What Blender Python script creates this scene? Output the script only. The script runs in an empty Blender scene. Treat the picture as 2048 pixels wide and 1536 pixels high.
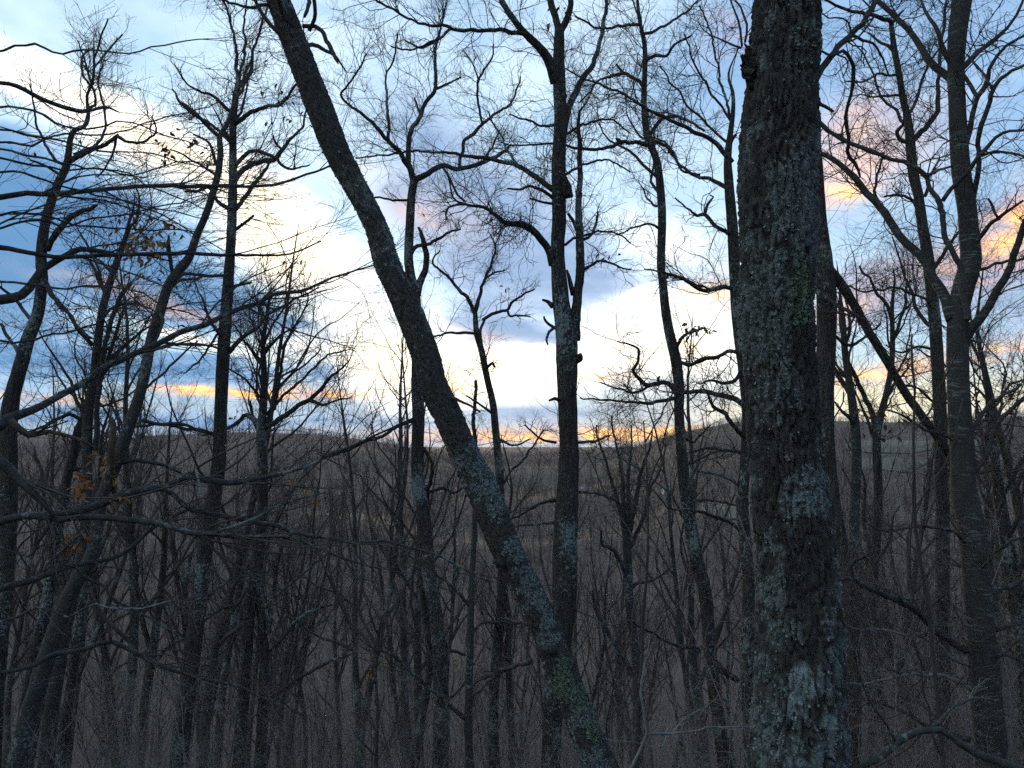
import bpy, math, random
import numpy as np
from mathutils import Vector

# ------------------------------------------------------------------ camera
scene = bpy.context.scene
W, H, F = 2048.0, 1536.0, 1547.0          # photograph frame and focal length in its pixels
PITCH = math.radians(4.0)
CAM = np.array([0.0, 0.0, 1.6])
cam_data = bpy.data.cameras.new("camera")
cam_data.sensor_width = 36.0
cam_data.lens = 36.0 * F / W
cam_data.clip_start = 0.05
cam_data.clip_end = 40000.0
cam = bpy.data.objects.new("camera", cam_data)
scene.collection.objects.link(cam)
cam.location = CAM
cam.rotation_euler = (math.pi / 2 + PITCH, 0, 0)
scene.camera = cam


def pix(px, py, depth):
    """World point seen at photograph pixel (px, py), `depth` metres ahead along +Y."""
    x = (px - W / 2) / F
    y = (H / 2 - py) / F
    d = np.array([x, math.cos(PITCH) - math.sin(PITCH) * y, math.sin(PITCH) + math.cos(PITCH) * y])
    return CAM + d * (depth / d[1])


def azel(px, py):
    d = pix(px, py, 1.0) - CAM
    return math.degrees(math.atan2(d[0], d[1])), math.degrees(math.atan2(d[2], math.hypot(d[0], d[1])))


# ------------------------------------------------------------------ exposure
scene.view_settings.view_transform = 'Standard'
scene.view_settings.look = 'None'
scene.view_settings.gamma = 1.0
scene.view_settings.use_curve_mapping = False
scene.view_settings.exposure = 0.45
scene.cycles.use_denoising = False
scene.cycles.sample_clamp_indirect = 1.5
scene.cycles.sample_clamp_direct = 6.0
scene.cycles.use_adaptive_sampling = True
scene.cycles.adaptive_threshold = 0.018
scene.cycles.adaptive_min_samples = 24
scene.cycles.max_bounces = 4
scene.cycles.diffuse_bounces = 2
scene.cycles.volume_bounces = 0
scene.cycles.transparent_max_bounces = 8

# ------------------------------------------------------------------ sky
SUN_AZ, SUN_EL = azel(830, 745)
world = bpy.data.worlds.new("World")
scene.world = world
world.use_nodes = True
NT = world.node_tree
NT.nodes.clear()
world.cycles.sampling_method = 'NONE'


class S:
    """A float socket with arithmetic, for writing node maths as plain expressions."""
    def __init__(self, sock): self.s = sock

    def _op(self, op, b=None, c=None, swap=False):
        n = NT.nodes.new('ShaderNodeMath'); n.operation = op
        args = [self, b, c]
        if swap: args = [b, self, c]
        for i, a in enumerate(args):
            if a is None: continue
            if isinstance(a, S): NT.links.new(a.s, n.inputs[i])
            else: n.inputs[i].default_value = float(a)
        return S(n.outputs[0])
    def __add__(self, b): return self._op('ADD', b)
    __radd__ = __add__
    def __mul__(self, b): return self._op('MULTIPLY', b)
    __rmul__ = __mul__
    def __sub__(self, b): return self._op('SUBTRACT', b)
    def __rsub__(self, b): return self._op('SUBTRACT', b, swap=True)
    def __truediv__(self, b): return self._op('DIVIDE', b)
    def exp(self): return self._op('EXPONENT')
    def atan2(self, b): return self._op('ARCTAN2', b)
    def asin(self): return self._op('ARCSINE')
    def max(self, b): return self._op('MAXIMUM', b)
    def min(self, b): return self._op('MINIMUM', b)
    def clamp(self): return self.max(0.0).min(1.0)
    def step(self, a, b):
        n = NT.nodes.new('ShaderNodeMapRange'); n.interpolation_type = 'SMOOTHSTEP'
        NT.links.new(self.s, n.inputs[0]); n.inputs[1].default_value = a; n.inputs[2].default_value = b
        return S(n.outputs[0])


def vec(x, y, z):
    n = NT.nodes.new('ShaderNodeCombineXYZ')
    for i, a in enumerate((x, y, z)):
        if isinstance(a, S): NT.links.new(a.s, n.inputs[i])
        else: n.inputs[i].default_value = a
    return n.outputs[0]


def noise(v, scale, detail=5.0, rough=0.55, dist=0.0):
    n = NT.nodes.new('ShaderNodeTexNoise')
    NT.links.new(v, n.inputs['Vector'])
    n.inputs['Scale'].default_value = scale; n.inputs['Detail'].default_value = detail
    n.inputs['Roughness'].default_value = rough; n.inputs['Distortion'].default_value = dist
    return S(n.outputs[0])


def mixc(f, a, b, mode='MIX'):
    n = NT.nodes.new('ShaderNodeMix'); n.data_type = 'RGBA'; n.blend_type = mode
    if isinstance(f, S): NT.links.new(f.s, n.inputs[0])
    else: n.inputs[0].default_value = f
    for i, c in ((6, a), (7, b)):
        if isinstance(c, tuple): n.inputs[i].default_value = c + (1.0,)
        else: NT.links.new(c, n.inputs[i])
    return n.outputs[2]


tc = NT.nodes.new('ShaderNodeTexCoord')
sep = NT.nodes.new('ShaderNodeSeparateXYZ'); NT.links.new(tc.outputs['Generated'], sep.inputs[0])
dx, dy, dz = (S(o) for o in sep.outputs)
az0 = dx.atan2(dy) * 57.29578
el0 = dz.asin() * 57.29578
# clouds lie on a high sheet: seen at a low angle they draw out into long flat streaks
lift = dz.max(0.0) + 0.16
sheet = vec(dx / lift, dy / lift, 3.1)
n_big = noise(sheet, 0.85, 3.0, 0.58, 0.4)
n_mid = noise(sheet, 2.3, 4.0, 0.6, 0.3)
n_fine = noise(sheet, 6.0, 3.0, 0.6, 0.0)
streak = vec(az0 * 0.055, el0 * 0.42, 7.7)
n_str = noise(streak, 1.0, 3.0, 0.6, 0.0)
warp_x = noise(tc.outputs['Generated'], 5.0, 3.0, 0.6) - 0.5
warp_y = noise(vec(dx, dz * 2.0, dy + 5.0), 6.0, 4.0, 0.62) - 0.5
az = az0 + warp_x * 9.0
el = el0 + warp_y * 5.5 * (el0.max(0.0) * 0.06 + 0.25).min(1.0)


_frames = {}


def frame(tilt):
    """(azimuth, elevation) in degrees turned by `tilt`, shared by every bank with that tilt."""
    if tilt not in _frames:
        m = NT.nodes.new('ShaderNodeMapping')
        NT.links.new(sky_uv, m.inputs['Vector'])
        m.inputs['Rotation'].default_value = (0, 0, math.radians(-tilt))
        _frames[tilt] = m.outputs[0]
    return _frames[tilt]


def bank(items):
    """Sum of soft cloud banks: (px, py, half length, half height, tilt in degrees, weight)."""
    tot = None
    for px, py, sx, sy, tilt, wgt in items:
        a0, e0 = azel(px, py)
        sx, sy = sx / 27.0 * 2.3, sy / 27.0 * 2.3
        c, s = math.cos(math.radians(tilt)), math.sin(math.radians(tilt))
        ar, er = a0 * c + e0 * s, -a0 * s + e0 * c
        n = NT.nodes.new('ShaderNodeVectorMath'); n.operation = 'MULTIPLY_ADD'
        NT.links.new(frame(tilt), n.inputs[0])
        n.inputs[1].default_value = (1 / sx, 1 / sy, 0)
        n.inputs[2].default_value = (-ar / sx, -er / sy, 0)
        g = NT.nodes.new('ShaderNodeTexGradient'); g.gradient_type = 'QUADRATIC_SPHERE'
        NT.links.new(n.outputs[0], g.inputs[0])
        g = S(g.outputs['Fac'])
        tot = g * (wgt * 1.15) if tot is None else g._op('MULTIPLY_ADD', wgt * 1.15, tot)
    return tot


sky_uv = vec(az, el, 0.0)
dark = bank([(90, 390, 230, 60, -26, 1.1), (60, 480, 300, 55, -12, .9), (250, 575, 260, 34, -12, .75),
             (300, 735, 330, 24, 0, .8), (560, 655, 110, 20, -12, .6), (-250, 560, 300, 150, 0, .9),
             (500, 842, 560, 13, 0, .7), (1150, 826, 240, 11, 0, .7), (1400, 800, 60, 9, 0, .4),
             (985, 520, 140, 66, -26, 1.45), (1190, 535, 100, 45, -26, 1.1), (1030, 650, 130, 26, -12, 1.3),
             (850, 270, 150, 75, -12, .85), (1000, 400, 130, 50, 0, .95), (720, 690, 70, 16, -12, .5),
             (1880, 545, 220, 46, 13, 1.0), (1740, 260, 140, 45, 13, .6), (1230, 728, 110, 12, 0, .6), (2250, 560, 240, 110, 13, .7)])
glow = bank([(250, 270, 190, 42, -26, .85), (480, 400, 130, 48, -26, 1.1), (640, 530, 120, 56, -26, 1.35), (560, 470, 90, 60, -26, .5),
             (790, 735, 160, 58, -12, 2.2), (1020, 740, 190, 42, 0, 1.5), (1360, 690, 170, 75, 0, 1.15),
             (1330, 480, 120, 55, -12, .55), (360, 672, 110, 10, -12, 1.1), (60, 190, 200, 40, -12, .55),
             (870, 620, 80, 26, -26, .35), (1320, 600, 100, 30, -12, .6)])
amber = bank([(450, 774, 95, 8, 0, 3.2), (630, 786, 90, 8, 0, 2.4), (120, 806, 100, 8, 0, 1.5),
              (1110, 872, 190, 10, 0, 3.4), (1310, 866, 90, 8, 0, 2.4), (1200, 752, 70, 10, 0, .9),
              (930, 775, 80, 14, -12, .8), (1010, 705, 110, 8, 0, .7), (720, 735, 60, 8, -12, .8),
              (2010, 440, 90, 30, 34, 2.0), (1960, 530, 60, 24, 34, .8), (1985, 695, 150, 11, 13, 1.3),
              (1760, 762, 90, 9, 13, .9), (1690, 375, 42, 28, 0, 1.2), (1700, 250, 50, 40, 13, .4), (1690, 640, 60, 34, 13, .6),
              (1430, 600, 60, 30, 13, .7), (1500, 70, 40, 60, 0, .45)])
blush = bank([(860, 440, 90, 34, -12, .7), (960, 660, 140, 14, -12, .9), (330, 605, 130, 13, -12, .9),
              (170, 575, 90, 12, -12, .6), (720, 340, 60, 26, 0, .45), (1720, 310, 110, 70, 13, .85),
              (1860, 540, 200, 30, 13, .7), (1150, 858, 300, 13, 0, .5), (1440, 560, 120, 50, 0, .45)])
honey = bank([(1840, 795, 300, 44, 0, .9), (1500, 830, 300, 24, 0, .5)])

sky_tex = NT.nodes.new('ShaderNodeTexSky')
sky_tex.sky_type = 'NISHITA'
sky_tex.sun_disc = False
sky_tex.sun_elevation = math.radians(6.0)
sky_tex.sun_rotation = math.radians(SUN_AZ)
sky_tex.altitude = 400.0
sky_tex.air_density = 1.0
sky_tex.dust_density = 0.4
sky_tex.ozone_density = 3.0
clear = mixc(1.0, sky_tex.outputs[0], (0.105, 0.112, 0.122), 'MULTIPLY')
clear = mixc(0.62, clear, mixc((az0 * 0.5 + el0).step(0.0, 42.0), (0.56, 0.81, 0.96), (0.31, 0.52, 0.82)))
clear = mixc((1.0 - el0.step(1.0, 9.0)) * 0.85, clear, mixc(az0.step(-5.0, 22.0), (0.30, 0.45, 0.64), (0.62, 0.70, 0.72)))

# thin high veil, broken into soft ripples
ripple = (n_mid * 0.9 + n_big * 0.8 + n_fine * 0.35 - 0.72).step(0.02, 0.55)
col = mixc(ripple * (0.72 - (az0 * 0.016).clamp()) * el0.step(2.0, 9.0), clear, (0.80, 0.98, 1.08))
# grey-blue cloud bodies
mass = dark * 1.35 + (n_big - 0.5) * 1.5 + (n_mid - 0.5) * 1.6 + (n_fine - 0.5) * 0.65 + 0.05 + (n_str - 0.5) * 0.35 - glow * 0.30
body = mass.step(0.18, 0.80)
shade = mixc((mass * 0.8 - 0.1 + (n_fine - 0.5) * 0.8).clamp(), (0.31, 0.50, 0.76), (0.095, 0.235, 0.45))
shade = mixc(az0.step(-24.0, -2.0) * 0.8, shade, mixc((mass * 0.7 + (n_fine - 0.5)).clamp(), (0.54, 0.64, 0.80), (0.30, 0.41, 0.60)))
col = mixc(body * 0.95, col, shade)
pink = (blush * (n_mid * 1.6 + n_str * 1.6 - 0.75).max(0.0)).clamp()
col = mixc(pink * 0.7, col, (0.90, 0.63, 0.53))
col = mixc((honey * (0.6 + n_str * 0.8)).clamp() * 0.85, col, (0.97, 0.86, 0.58))
# cloud lit through by the low sun: brightest where it is thin
lit = glow * (1.15 + (n_mid - 0.5) * 2.4 + (n_fine - 0.5) * 1.4) - (mass - 0.25).max(0.0) * 0.55
col = mixc(lit.step(0.04, 0.92), col, (1.25, 1.22, 1.15))
col = mixc((lit - 0.8).max(0.0).min(1.0), col, (1.6, 1.42, 1.05))
ember = (amber * (n_str * 2.2 + n_fine * 2.0 - 1.55).max(0.0)).clamp()
fire = mixc((n_fine * 2.2 - 0.9 + ember * 0.45).clamp(), (1.1, 0.40, 0.15), (1.5, 0.98, 0.40))
col = mixc(ember, col, fire)
bg = NT.nodes.new('ShaderNodeBackground')
NT.links.new(col, bg.inputs[0])
bg.inputs[1].default_value = 1.0
wo = NT.nodes.new('ShaderNodeOutputWorld')
NT.links.new(bg.outputs[0], wo.inputs[0])

# ------------------------------------------------------------------ sun (low, behind thin cloud)
sun_data = bpy.data.lights.new("sun", 'SUN')
sun_data.energy = 1.2
sun_data.angle = math.radians(10.0)
sun_data.color = (1.0, 0.66, 0.36)
sun = bpy.data.objects.new("sun", sun_data)
scene.collection.objects.link(sun)
sa, se = math.radians(SUN_AZ), math.radians(SUN_EL)
to_sun = Vector((math.sin(sa) * math.cos(se), math.cos(sa) * math.cos(se), math.sin(se)))
sun.rotation_euler = to_sun.to_track_quat('Z', 'Y').to_euler()

# ------------------------------------------------------------------ helpers
rng = np.random.default_rng(11)
random.seed(11)
COL = scene.collection


def nz(v):
    return v / np.maximum(np.linalg.norm(v, axis=-1, keepdims=True), 1e-9)


def _hash(ix, iy, iz, seed):
    n = (ix.astype(np.int64) * 374761393 + iy.astype(np.int64) * 668265263 + iz.astype(np.int64) * 2147483647 + seed * 974634241) & 0xFFFFFFFF
    n = ((n ^ (n >> 13)) * 1274126177) & 0xFFFFFFFF
    n = ((n ^ (n >> 16)) * 2246822519) & 0xFFFFFFFF
    return ((n ^ (n >> 15)) & 0xFFFFFF) / float(0xFFFFFF)


def vnoise(p, seed=0):
    """Smooth value noise in 0..1 for points p[N, 3]."""
    i = np.floor(p); f = p - i; f = f * f * (3 - 2 * f); i = i.astype(np.int64)
    out = 0
    for dx_ in (0, 1):
        for dy_ in (0, 1):
            for dz_ in (0, 1):
                w = (f[:, 0] if dx_ else 1 - f[:, 0]) * (f[:, 1] if dy_ else 1 - f[:, 1]) * (f[:, 2] if dz_ else 1 - f[:, 2])
                out = out + w * _hash(i[:, 0] + dx_, i[:, 1] + dy_, i[:, 2] + dz_, seed)
    return out


def fbm(p, octaves=4, seed=0, gain=0.5):
    a, t, s = 1.0, 0.0, 0.0
    for o in range(octaves):
        s = s + a * vnoise(p * (2.03 ** o), seed + o * 17); t += a; a *= gain
    return s / t


def cells(p, seed=0):
    """Distance to the nearest and second nearest jittered cell point, and the nearest cell's id."""
    i = np.floor(p).astype(np.int64)
    f1 = np.full(len(p), 9.0); f2 = np.full(len(p), 9.0); idv = np.zeros(len(p))
    for a in (-1, 0, 1):
        for b in (-1, 0, 1):
            for c in (-1, 0, 1):
                ix, iy, iz = i[:, 0] + a, i[:, 1] + b, i[:, 2] + c
                q = np.stack([ix + _hash(ix, iy, iz, seed), iy + _hash(ix, iy, iz, seed + 1), iz + _hash(ix, iy, iz, seed + 2)], 1)
                d = np.linalg.norm(q - p, axis=1)
                near = d < f1
                f2 = np.where(near, f1, np.minimum(f2, d))
                idv = np.where(near, _hash(ix, iy, iz, seed + 3), idv)
                f1 = np.where(near, d, f1)
    return f1, f2, idv


def mesh_from(name, verts, faces, mat=None, smooth=True, attrs=None):
    """Mesh from numpy arrays; all faces have the same number of corners (or a list of such arrays)."""
    me = bpy.data.meshes.new(name)
    if not isinstance(faces, list): faces = [faces]
    faces = [f for f in faces if len(f)]
    me.vertices.add(len(verts)); me.vertices.foreach_set('co', np.ascontiguousarray(verts, dtype=np.float32).ravel())
    loops = np.concatenate([f.ravel() for f in faces]).astype(np.int32)
    counts = np.concatenate([np.full(len(f), f.shape[1]) for f in faces])
    starts = np.concatenate([[0], np.cumsum(counts)[:-1]]).astype(np.int32)
    me.loops.add(len(loops)); me.loops.foreach_set('vertex_index', loops)
    me.polygons.add(len(counts)); me.polygons.foreach_set('loop_start', starts)
    me.polygons.foreach_set('use_smooth', np.full(len(counts), smooth))
    for k, v in (attrs or {}).items():
        a = me.attributes.new(k, 'FLOAT', 'POINT'); a.data.foreach_set('value', v.astype(np.float32))
    me.update(calc_edges=True)
    if mat: me.materials.append(mat)
    return me


def link(name, me, parent=None, **props):
    o = bpy.data.objects.new(name, me)
    COL.objects.link(o)
    if parent is not None: o.parent = parent
    for k, v in props.items():
        if v is not None: o[k] = v
    return o


def thing(name, label, category, base, group=None):
    o = link(name, None, label=label, category=category, group=group)
    o.location = base
    return o


def spline(pts, step):
    """Catmull-Rom through pts[N, K], resampled about every `step` (measured on the first three columns)."""
    pts = np.asarray(pts, float)
    if len(pts) < 2: return pts
    q = np.vstack([2 * pts[0] - pts[1], pts, 2 * pts[-1] - pts[-2]])
    out = []
    for k in range(1, len(q) - 2):
        n = max(1, int(np.ceil(np.linalg.norm(q[k + 1, :3] - q[k, :3]) / step)))
        t = np.linspace(0, 1, n, endpoint=False)[:, None]
        a, b, c, d = q[k - 1], q[k], q[k + 1], q[k + 2]
        out.append(0.5 * (2 * b + (c - a) * t + (2 * a - 5 * b + 4 * c - d) * t ** 2 + (3 * b - a - 3 * c + d) * t ** 3))
    out.append(q[-2][None])
    return np.vstack(out)


def rings(P, R, k, lump=0.0, seed=0):
    """Tubes of k sides around polylines P[N, S, 3] with radii R[N, S] -> verts, quads."""
    N, S_, _ = P.shape
    T = np.empty_like(P)
    T[:, 1:-1] = P[:, 2:] - P[:, :-2]; T[:, 0] = P[:, 1] - P[:, 0]; T[:, -1] = P[:, -1] - P[:, -2]
    T = nz(T)
    ref = np.where(np.abs(nz(P[:, -1] - P[:, 0])[:, 2:3]) > 0.8, np.array([[1.0, 0.11, 0.05]]), np.array([[0.07, 0.05, 1.0]]))[:, None, :]
    A = nz(np.cross(np.broadcast_to(ref, T.shape), T)); B = np.cross(T, A)
    ang = np.arange(k) * 2 * math.pi / k
    V = P[:, :, None, :] + R[:, :, None, None] * (np.cos(ang)[:, None] * A[:, :, None, :] + np.sin(ang)[:, None] * B[:, :, None, :])
    if lump > 0:
        c = np.broadcast_to(P[:, :, None, :], V.shape).reshape(-1, 3); v = V.reshape(-1, 3)
        rr = np.repeat(R.reshape(-1), k)
        h = fbm(np.stack([v[:, 0], v[:, 1], v[:, 2] * 0.45], 1) / np.maximum(rr, 0.02)[:, None] * 0.8 + seed * 3.7, 3, seed) - 0.5
        v = c + (v - c) * (1 + lump * 2 * h)[:, None]
        V = v.reshape(V.shape)
    base = (np.arange(N) * S_ * k)[:, None, None]
    ring = (np.arange(S_ - 1) * k)[None, :, None]
    j = np.arange(k)[None, None, :]; j2 = (j + 1) % k
    a = base + ring + j; b = base + ring + j2
    Fq = np.stack([a, b, b + k, a + k], -1).reshape(-1, 4)
    return V.reshape(-1, 3), Fq


def caps(nv_start, k, ring_index):
    c = np.arange(k) + nv_start + ring_index * k
    return c[None, :]


def tube(P, R, k, lump=0.0, seed=0):
    V, Fq = rings(P[None], R[None], k, lump, seed)
    return V, [Fq, caps(0, k, 0)[:, ::-1], caps(0, k, len(P) - 1)]


def sprout(P, R, idx, t, length, angle, wob, up, S_=4, flat=1.0, keep=0.62, rmin=0.0012, rmax=0.02, tip=0.4):
    """Side twigs: child i leaves parent polyline idx[i] of P[N, S, 3] at parameter t[i]."""
    n = len(idx); m = P.shape[1] - 1
    f = np.clip(t * m, 0, m - 1e-4); k = f.astype(int); f = (f - k)[:, None]
    p = P[idx, k] * (1 - f) + P[idx, k + 1] * f
    r = R[idx, k] * (1 - f[:, 0]) + R[idx, k + 1] * f[:, 0]
    T = nz(P[idx, k + 1] - P[idx, k])
    q = rng.normal(size=(n, 3)); q[:, 2] *= flat
    q = nz(q - (q * T).sum(1, keepdims=True) * T)
    d = nz(np.cos(angle)[:, None] * T + np.sin(angle)[:, None] * q + np.array([0, 0, 1.0]) * up)
    out = np.empty((n, S_ + 1, 3)); out[:, 0] = p
    for s in range(S_):
        d = nz(d + rng.normal(size=(n, 3)) * wob * np.array([1, 1, 0.5 + 0.5 * flat]) + np.array([0, 0, 1.0]) * up * 0.45)
        out[:, s + 1] = out[:, s] + d * (length / S_)[:, None]
    r0 = np.clip(r * keep, rmin, rmax)
    rad = np.maximum(r0[:, None] * np.linspace(1, tip, S_ + 1)[None], rmin * 0.8)
    return out, rad


def resample(P, R, n):
    s = np.concatenate([[0], np.cumsum(np.linalg.norm(np.diff(P, axis=0), axis=1))])
    u = np.linspace(0, s[-1], n)
    return np.stack([np.interp(u, s, P[:, i]) for i in range(3)], 1), np.interp(u, s, R), s[-1]


STYLES = {   # wobble, upward pull, first angle, flatness
    'oak': (0.36, 0.10, (0.6, 1.25), 1.0),
    'maple': (0.22, 0.22, (0.5, 0.9), 1.0),
    'beech': (0.15, 0.03, (0.4, 0.85), 0.45),
}


def twiggery(branches, style, dens=1.0, lmax=1.0, levels=3, fine=1.0):
    """Secondary twigs for a list of (P, R, t0) branches; returns a list of (P[N, S, 3], R[N, S])."""
    wob, up, ang, flat = STYLES[style]
    if not branches: return []
    n = 14
    PP, RR, LL, T0 = [], [], [], []
    for P, R, t0 in branches:
        p, r, l = resample(P, R, n); PP.append(p); RR.append(r); LL.append(l); T0.append(t0)
    PP, RR, LL, T0 = np.array(PP), np.array(RR), np.array(LL), np.array(T0)
    out = []
    cnt = rng.poisson(np.maximum(LL * (1 - T0) * 7.4 * dens, 0.6)) + 1
    idx = np.repeat(np.arange(len(PP)), cnt); m = len(idx)
    t = T0[idx] + (1 - T0[idx]) * rng.random(m) ** 0.8
    t[np.concatenate([[0], np.cumsum(cnt)[:-1]])] = 0.985        # one carries the tip on
    angle = rng.uniform(*ang, m); angle[np.concatenate([[0], np.cumsum(cnt)[:-1]])] = 0.2
    length = np.clip(LL[idx], 0.75, 2.2) * rng.uniform(0.3, 0.85, m) * (1.1 - 0.45 * t) * lmax
    A, AR = sprout(PP, RR, idx, t, length, angle, wob * 0.9, up, 8, flat, 0.45, 0.0017, 0.0068, 0.4)
    out.append((A, AR, 4))
    cnt = rng.poisson(np.maximum(length * 8.0 * fine, 1.0)) + 2
    idx = np.repeat(np.arange(len(A)), cnt); m = len(idx)
    t = 0.12 + 0.87 * rng.random(m)
    l2 = np.clip(length[idx], 0.28, 0.9) * rng.uniform(0.3, 0.75, m) * (1.15 - 0.55 * t)
    B, BR = sprout(A, AR, idx, t, l2, rng.uniform(ang[0] * 0.9, ang[1] * 0.9, m), wob * 0.9, up, 4, flat, 0.6, 0.0012, 0.0032, 0.5)
    out.append((B, BR, 3))
    if levels > 2:
        cnt = rng.poisson(1.9 * fine, len(B)) + (rng.random(len(B)) < 0.6)
        idx = np.repeat(np.arange(len(B)), cnt); m = len(idx)
        t = 0.25 + 0.74 * rng.random(m)
        l3 = np.clip(l2[idx], 0.08, 0.5) * rng.uniform(0.3, 0.75, m)
        C, CR = sprout(B, BR, idx, t, l3, rng.uniform(0.4, 0.9, m), wob * 0.8, up, 2, flat, 0.7, 0.0009, 0.0019, 0.55)
        out.append((C, CR, 3))
    return out


def pack(parts):
    """Join twig levels into one vertex/face set."""
    VV, FF, n = [], [], 0
    for P, R, k in parts:
        if not len(P): continue
        V, Fq = rings(P, R, k)
        VV.append(V); FF.append(Fq + n); n += len(V)
    return np.vstack(VV), np.vstack(FF)


# ------------------------------------------------------------------ materials
def material(name, build):
    m = bpy.data.materials.new(name); m.use_nodes = True
    nt = m.node_tree; nt.nodes.clear()
    bsdf = nt.nodes.new('ShaderNodeBsdfPrincipled'); o = nt.nodes.new('ShaderNodeOutputMaterial')
    nt.links.new(bsdf.outputs[0], o.inputs[0])
    bsdf.inputs['Roughness'].default_value = 0.9
    bsdf.inputs['Specular IOR Level'].default_value = 0.08
    build(nt, bsdf)
    return m


def ncoord(nt, scale=(1, 1, 1), kind='Object'):
    c = nt.nodes.new('ShaderNodeTexCoord'); mp = nt.nodes.new('ShaderNodeMapping')
    mp.inputs['Scale'].default_value = scale
    nt.links.new(c.outputs[kind], mp.inputs['Vector'])
    return mp.outputs[0]


def nnoise(nt, v, scale, detail=4.0, rough=0.6):
    n = nt.nodes.new('ShaderNodeTexNoise'); nt.links.new(v, n.inputs['Vector'])
    n.inputs['Scale'].default_value = scale; n.inputs['Detail'].default_value = detail; n.inputs['Roughness'].default_value = rough
    return n.outputs[0]


def nramp(nt, f, stops):
    r = nt.nodes.new('ShaderNodeValToRGB'); nt.links.new(f, r.inputs[0])
    while len(r.color_ramp.elements) < len(stops): r.color_ramp.elements.new(0.5)
    for e, (p, c) in zip(r.color_ramp.elements, stops):
        e.position = p; e.color = (c + (1.0,)) if len(c) == 3 else c
    return r.outputs[0]


def nmix(nt, f, a, b):
    n = nt.nodes.new('ShaderNodeMix'); n.data_type = 'RGBA'
    if isinstance(f, float): n.inputs[0].default_value = f
    else: nt.links.new(f, n.inputs[0])
    for i, c in ((6, a), (7, b)):
        if isinstance(c, tuple): n.inputs[i].default_value = c + (1.0,)
        else: nt.links.new(c, n.inputs[i])
    return n.outputs[2]


def nbump(nt, bsdf, h, strength, dist):
    b = nt.nodes.new('ShaderNodeBump'); b.inputs['Strength'].default_value = strength; b.inputs['Distance'].default_value = dist
    nt.links.new(h, b.inputs['Height']); nt.links.new(b.outputs[0], bsdf.inputs['Normal'])


def bark_mat(name, dark, light, lichen, amount, stretch=0.22, bump=0.012, fiss=38.0):
    def build(nt, bsdf):
        v = ncoord(nt, (1, 1, stretch))
        vor = nt.nodes.new('ShaderNodeTexVoronoi'); vor.feature = 'DISTANCE_TO_EDGE'
        nt.links.new(v, vor.inputs['Vector']); vor.inputs['Scale'].default_value = fiss
        crack = nramp(nt, vor.outputs[0], [(0.0, (0, 0, 0)), (0.16, (1, 1, 1))])
        fine = nnoise(nt, ncoord(nt, (1, 1, 0.6)), 130.0, 4.0, 0.7)
        tone = nnoise(nt, v, 22.0, 5.0, 0.65)
        c = nmix(nt, nramp(nt, tone, [(0.3, (0, 0, 0)), (0.7, (1, 1, 1))]), dark, light)
        spot = nnoise(nt, ncoord(nt), 26.0, 5.0, 0.72)
        zone = nnoise(nt, ncoord(nt, (1, 1, 0.5)), 2.2, 3.0, 0.6)
        ad = nt.nodes.new('ShaderNodeMath'); ad.operation = 'ADD'
        nt.links.new(spot, ad.inputs[0]); nt.links.new(zone, ad.inputs[1])
        hf = nt.nodes.new('ShaderNodeMath'); hf.operation = 'MULTIPLY'; hf.inputs[1].default_value = 0.5
        nt.links.new(ad.outputs[0], hf.inputs[0])
        msk = nramp(nt, hf.outputs[0], [(0.0, (0, 0, 0)), (0.60 - amount * 0.4, (0, 0, 0)), (0.645 - amount * 0.4, (1, 1, 1))])
        nt.links.new(nmix(nt, msk, c, lichen), bsdf.inputs['Base Color'])
        hm = nt.nodes.new('ShaderNodeMath'); hm.operation = 'MULTIPLY_ADD'
        nt.links.new(fine, hm.inputs[0]); hm.inputs[1].default_value = 0.5; nt.links.new(crack, hm.inputs[2])
        nbump(nt, bsdf, hm.outputs[0], 0.9, bump)
    return material(name, build)


M = {}
M['oak'] = bark_mat('oak_bark', (0.032, 0.028, 0.025), (0.088, 0.078, 0.069), (0.22, 0.26, 0.25), 0.16)
M['maple'] = bark_mat('maple_bark', (0.036, 0.032, 0.028), (0.095, 0.085, 0.074), (0.20, 0.24, 0.21), 0.10)
M['smooth'] = bark_mat('smooth_bark', (0.036, 0.035, 0.033), (0.074, 0.071, 0.066), (0.17, 0.19, 0.175), 0.12, 0.7, 0.003, 20.0)


def build_lenticel(nt, bsdf):
    base = nmix(nt, nnoise(nt, ncoord(nt, (1, 1, 0.4)), 14.0), (0.034, 0.031, 0.029), (0.078, 0.072, 0.067))
    band = nnoise(nt, ncoord(nt, (8, 8, 46)), 1.0, 4.0, 0.65)
    zone = nnoise(nt, ncoord(nt, (1, 1, 0.6)), 4.0, 4.0, 0.65)
    ml = nt.nodes.new('ShaderNodeMath'); ml.operation = 'MULTIPLY'
    nt.links.new(nramp(nt, band, [(0.54, (0, 0, 0)), (0.64, (1, 1, 1))]), ml.inputs[0])
    nt.links.new(nramp(nt, zone, [(0.40, (0, 0, 0)), (0.62, (1, 1, 1))]), ml.inputs[1])
    nt.links.new(nmix(nt, ml.outputs[0], base, (0.19, 0.215, 0.20)), bsdf.inputs['Base Color'])
    rough = nnoise(nt, ncoord(nt, (1, 1, 0.35)), 60.0, 5.0, 0.7)
    ad = nt.nodes.new('ShaderNodeMath'); ad.operation = 'ADD'
    nt.links.new(band, ad.inputs[0]); nt.links.new(rough, ad.inputs[1])
    nbump(nt, bsdf, ad.outputs[0], 0.8, 0.006)


M['birch'] = material('birch_bark', build_lenticel)


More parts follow.
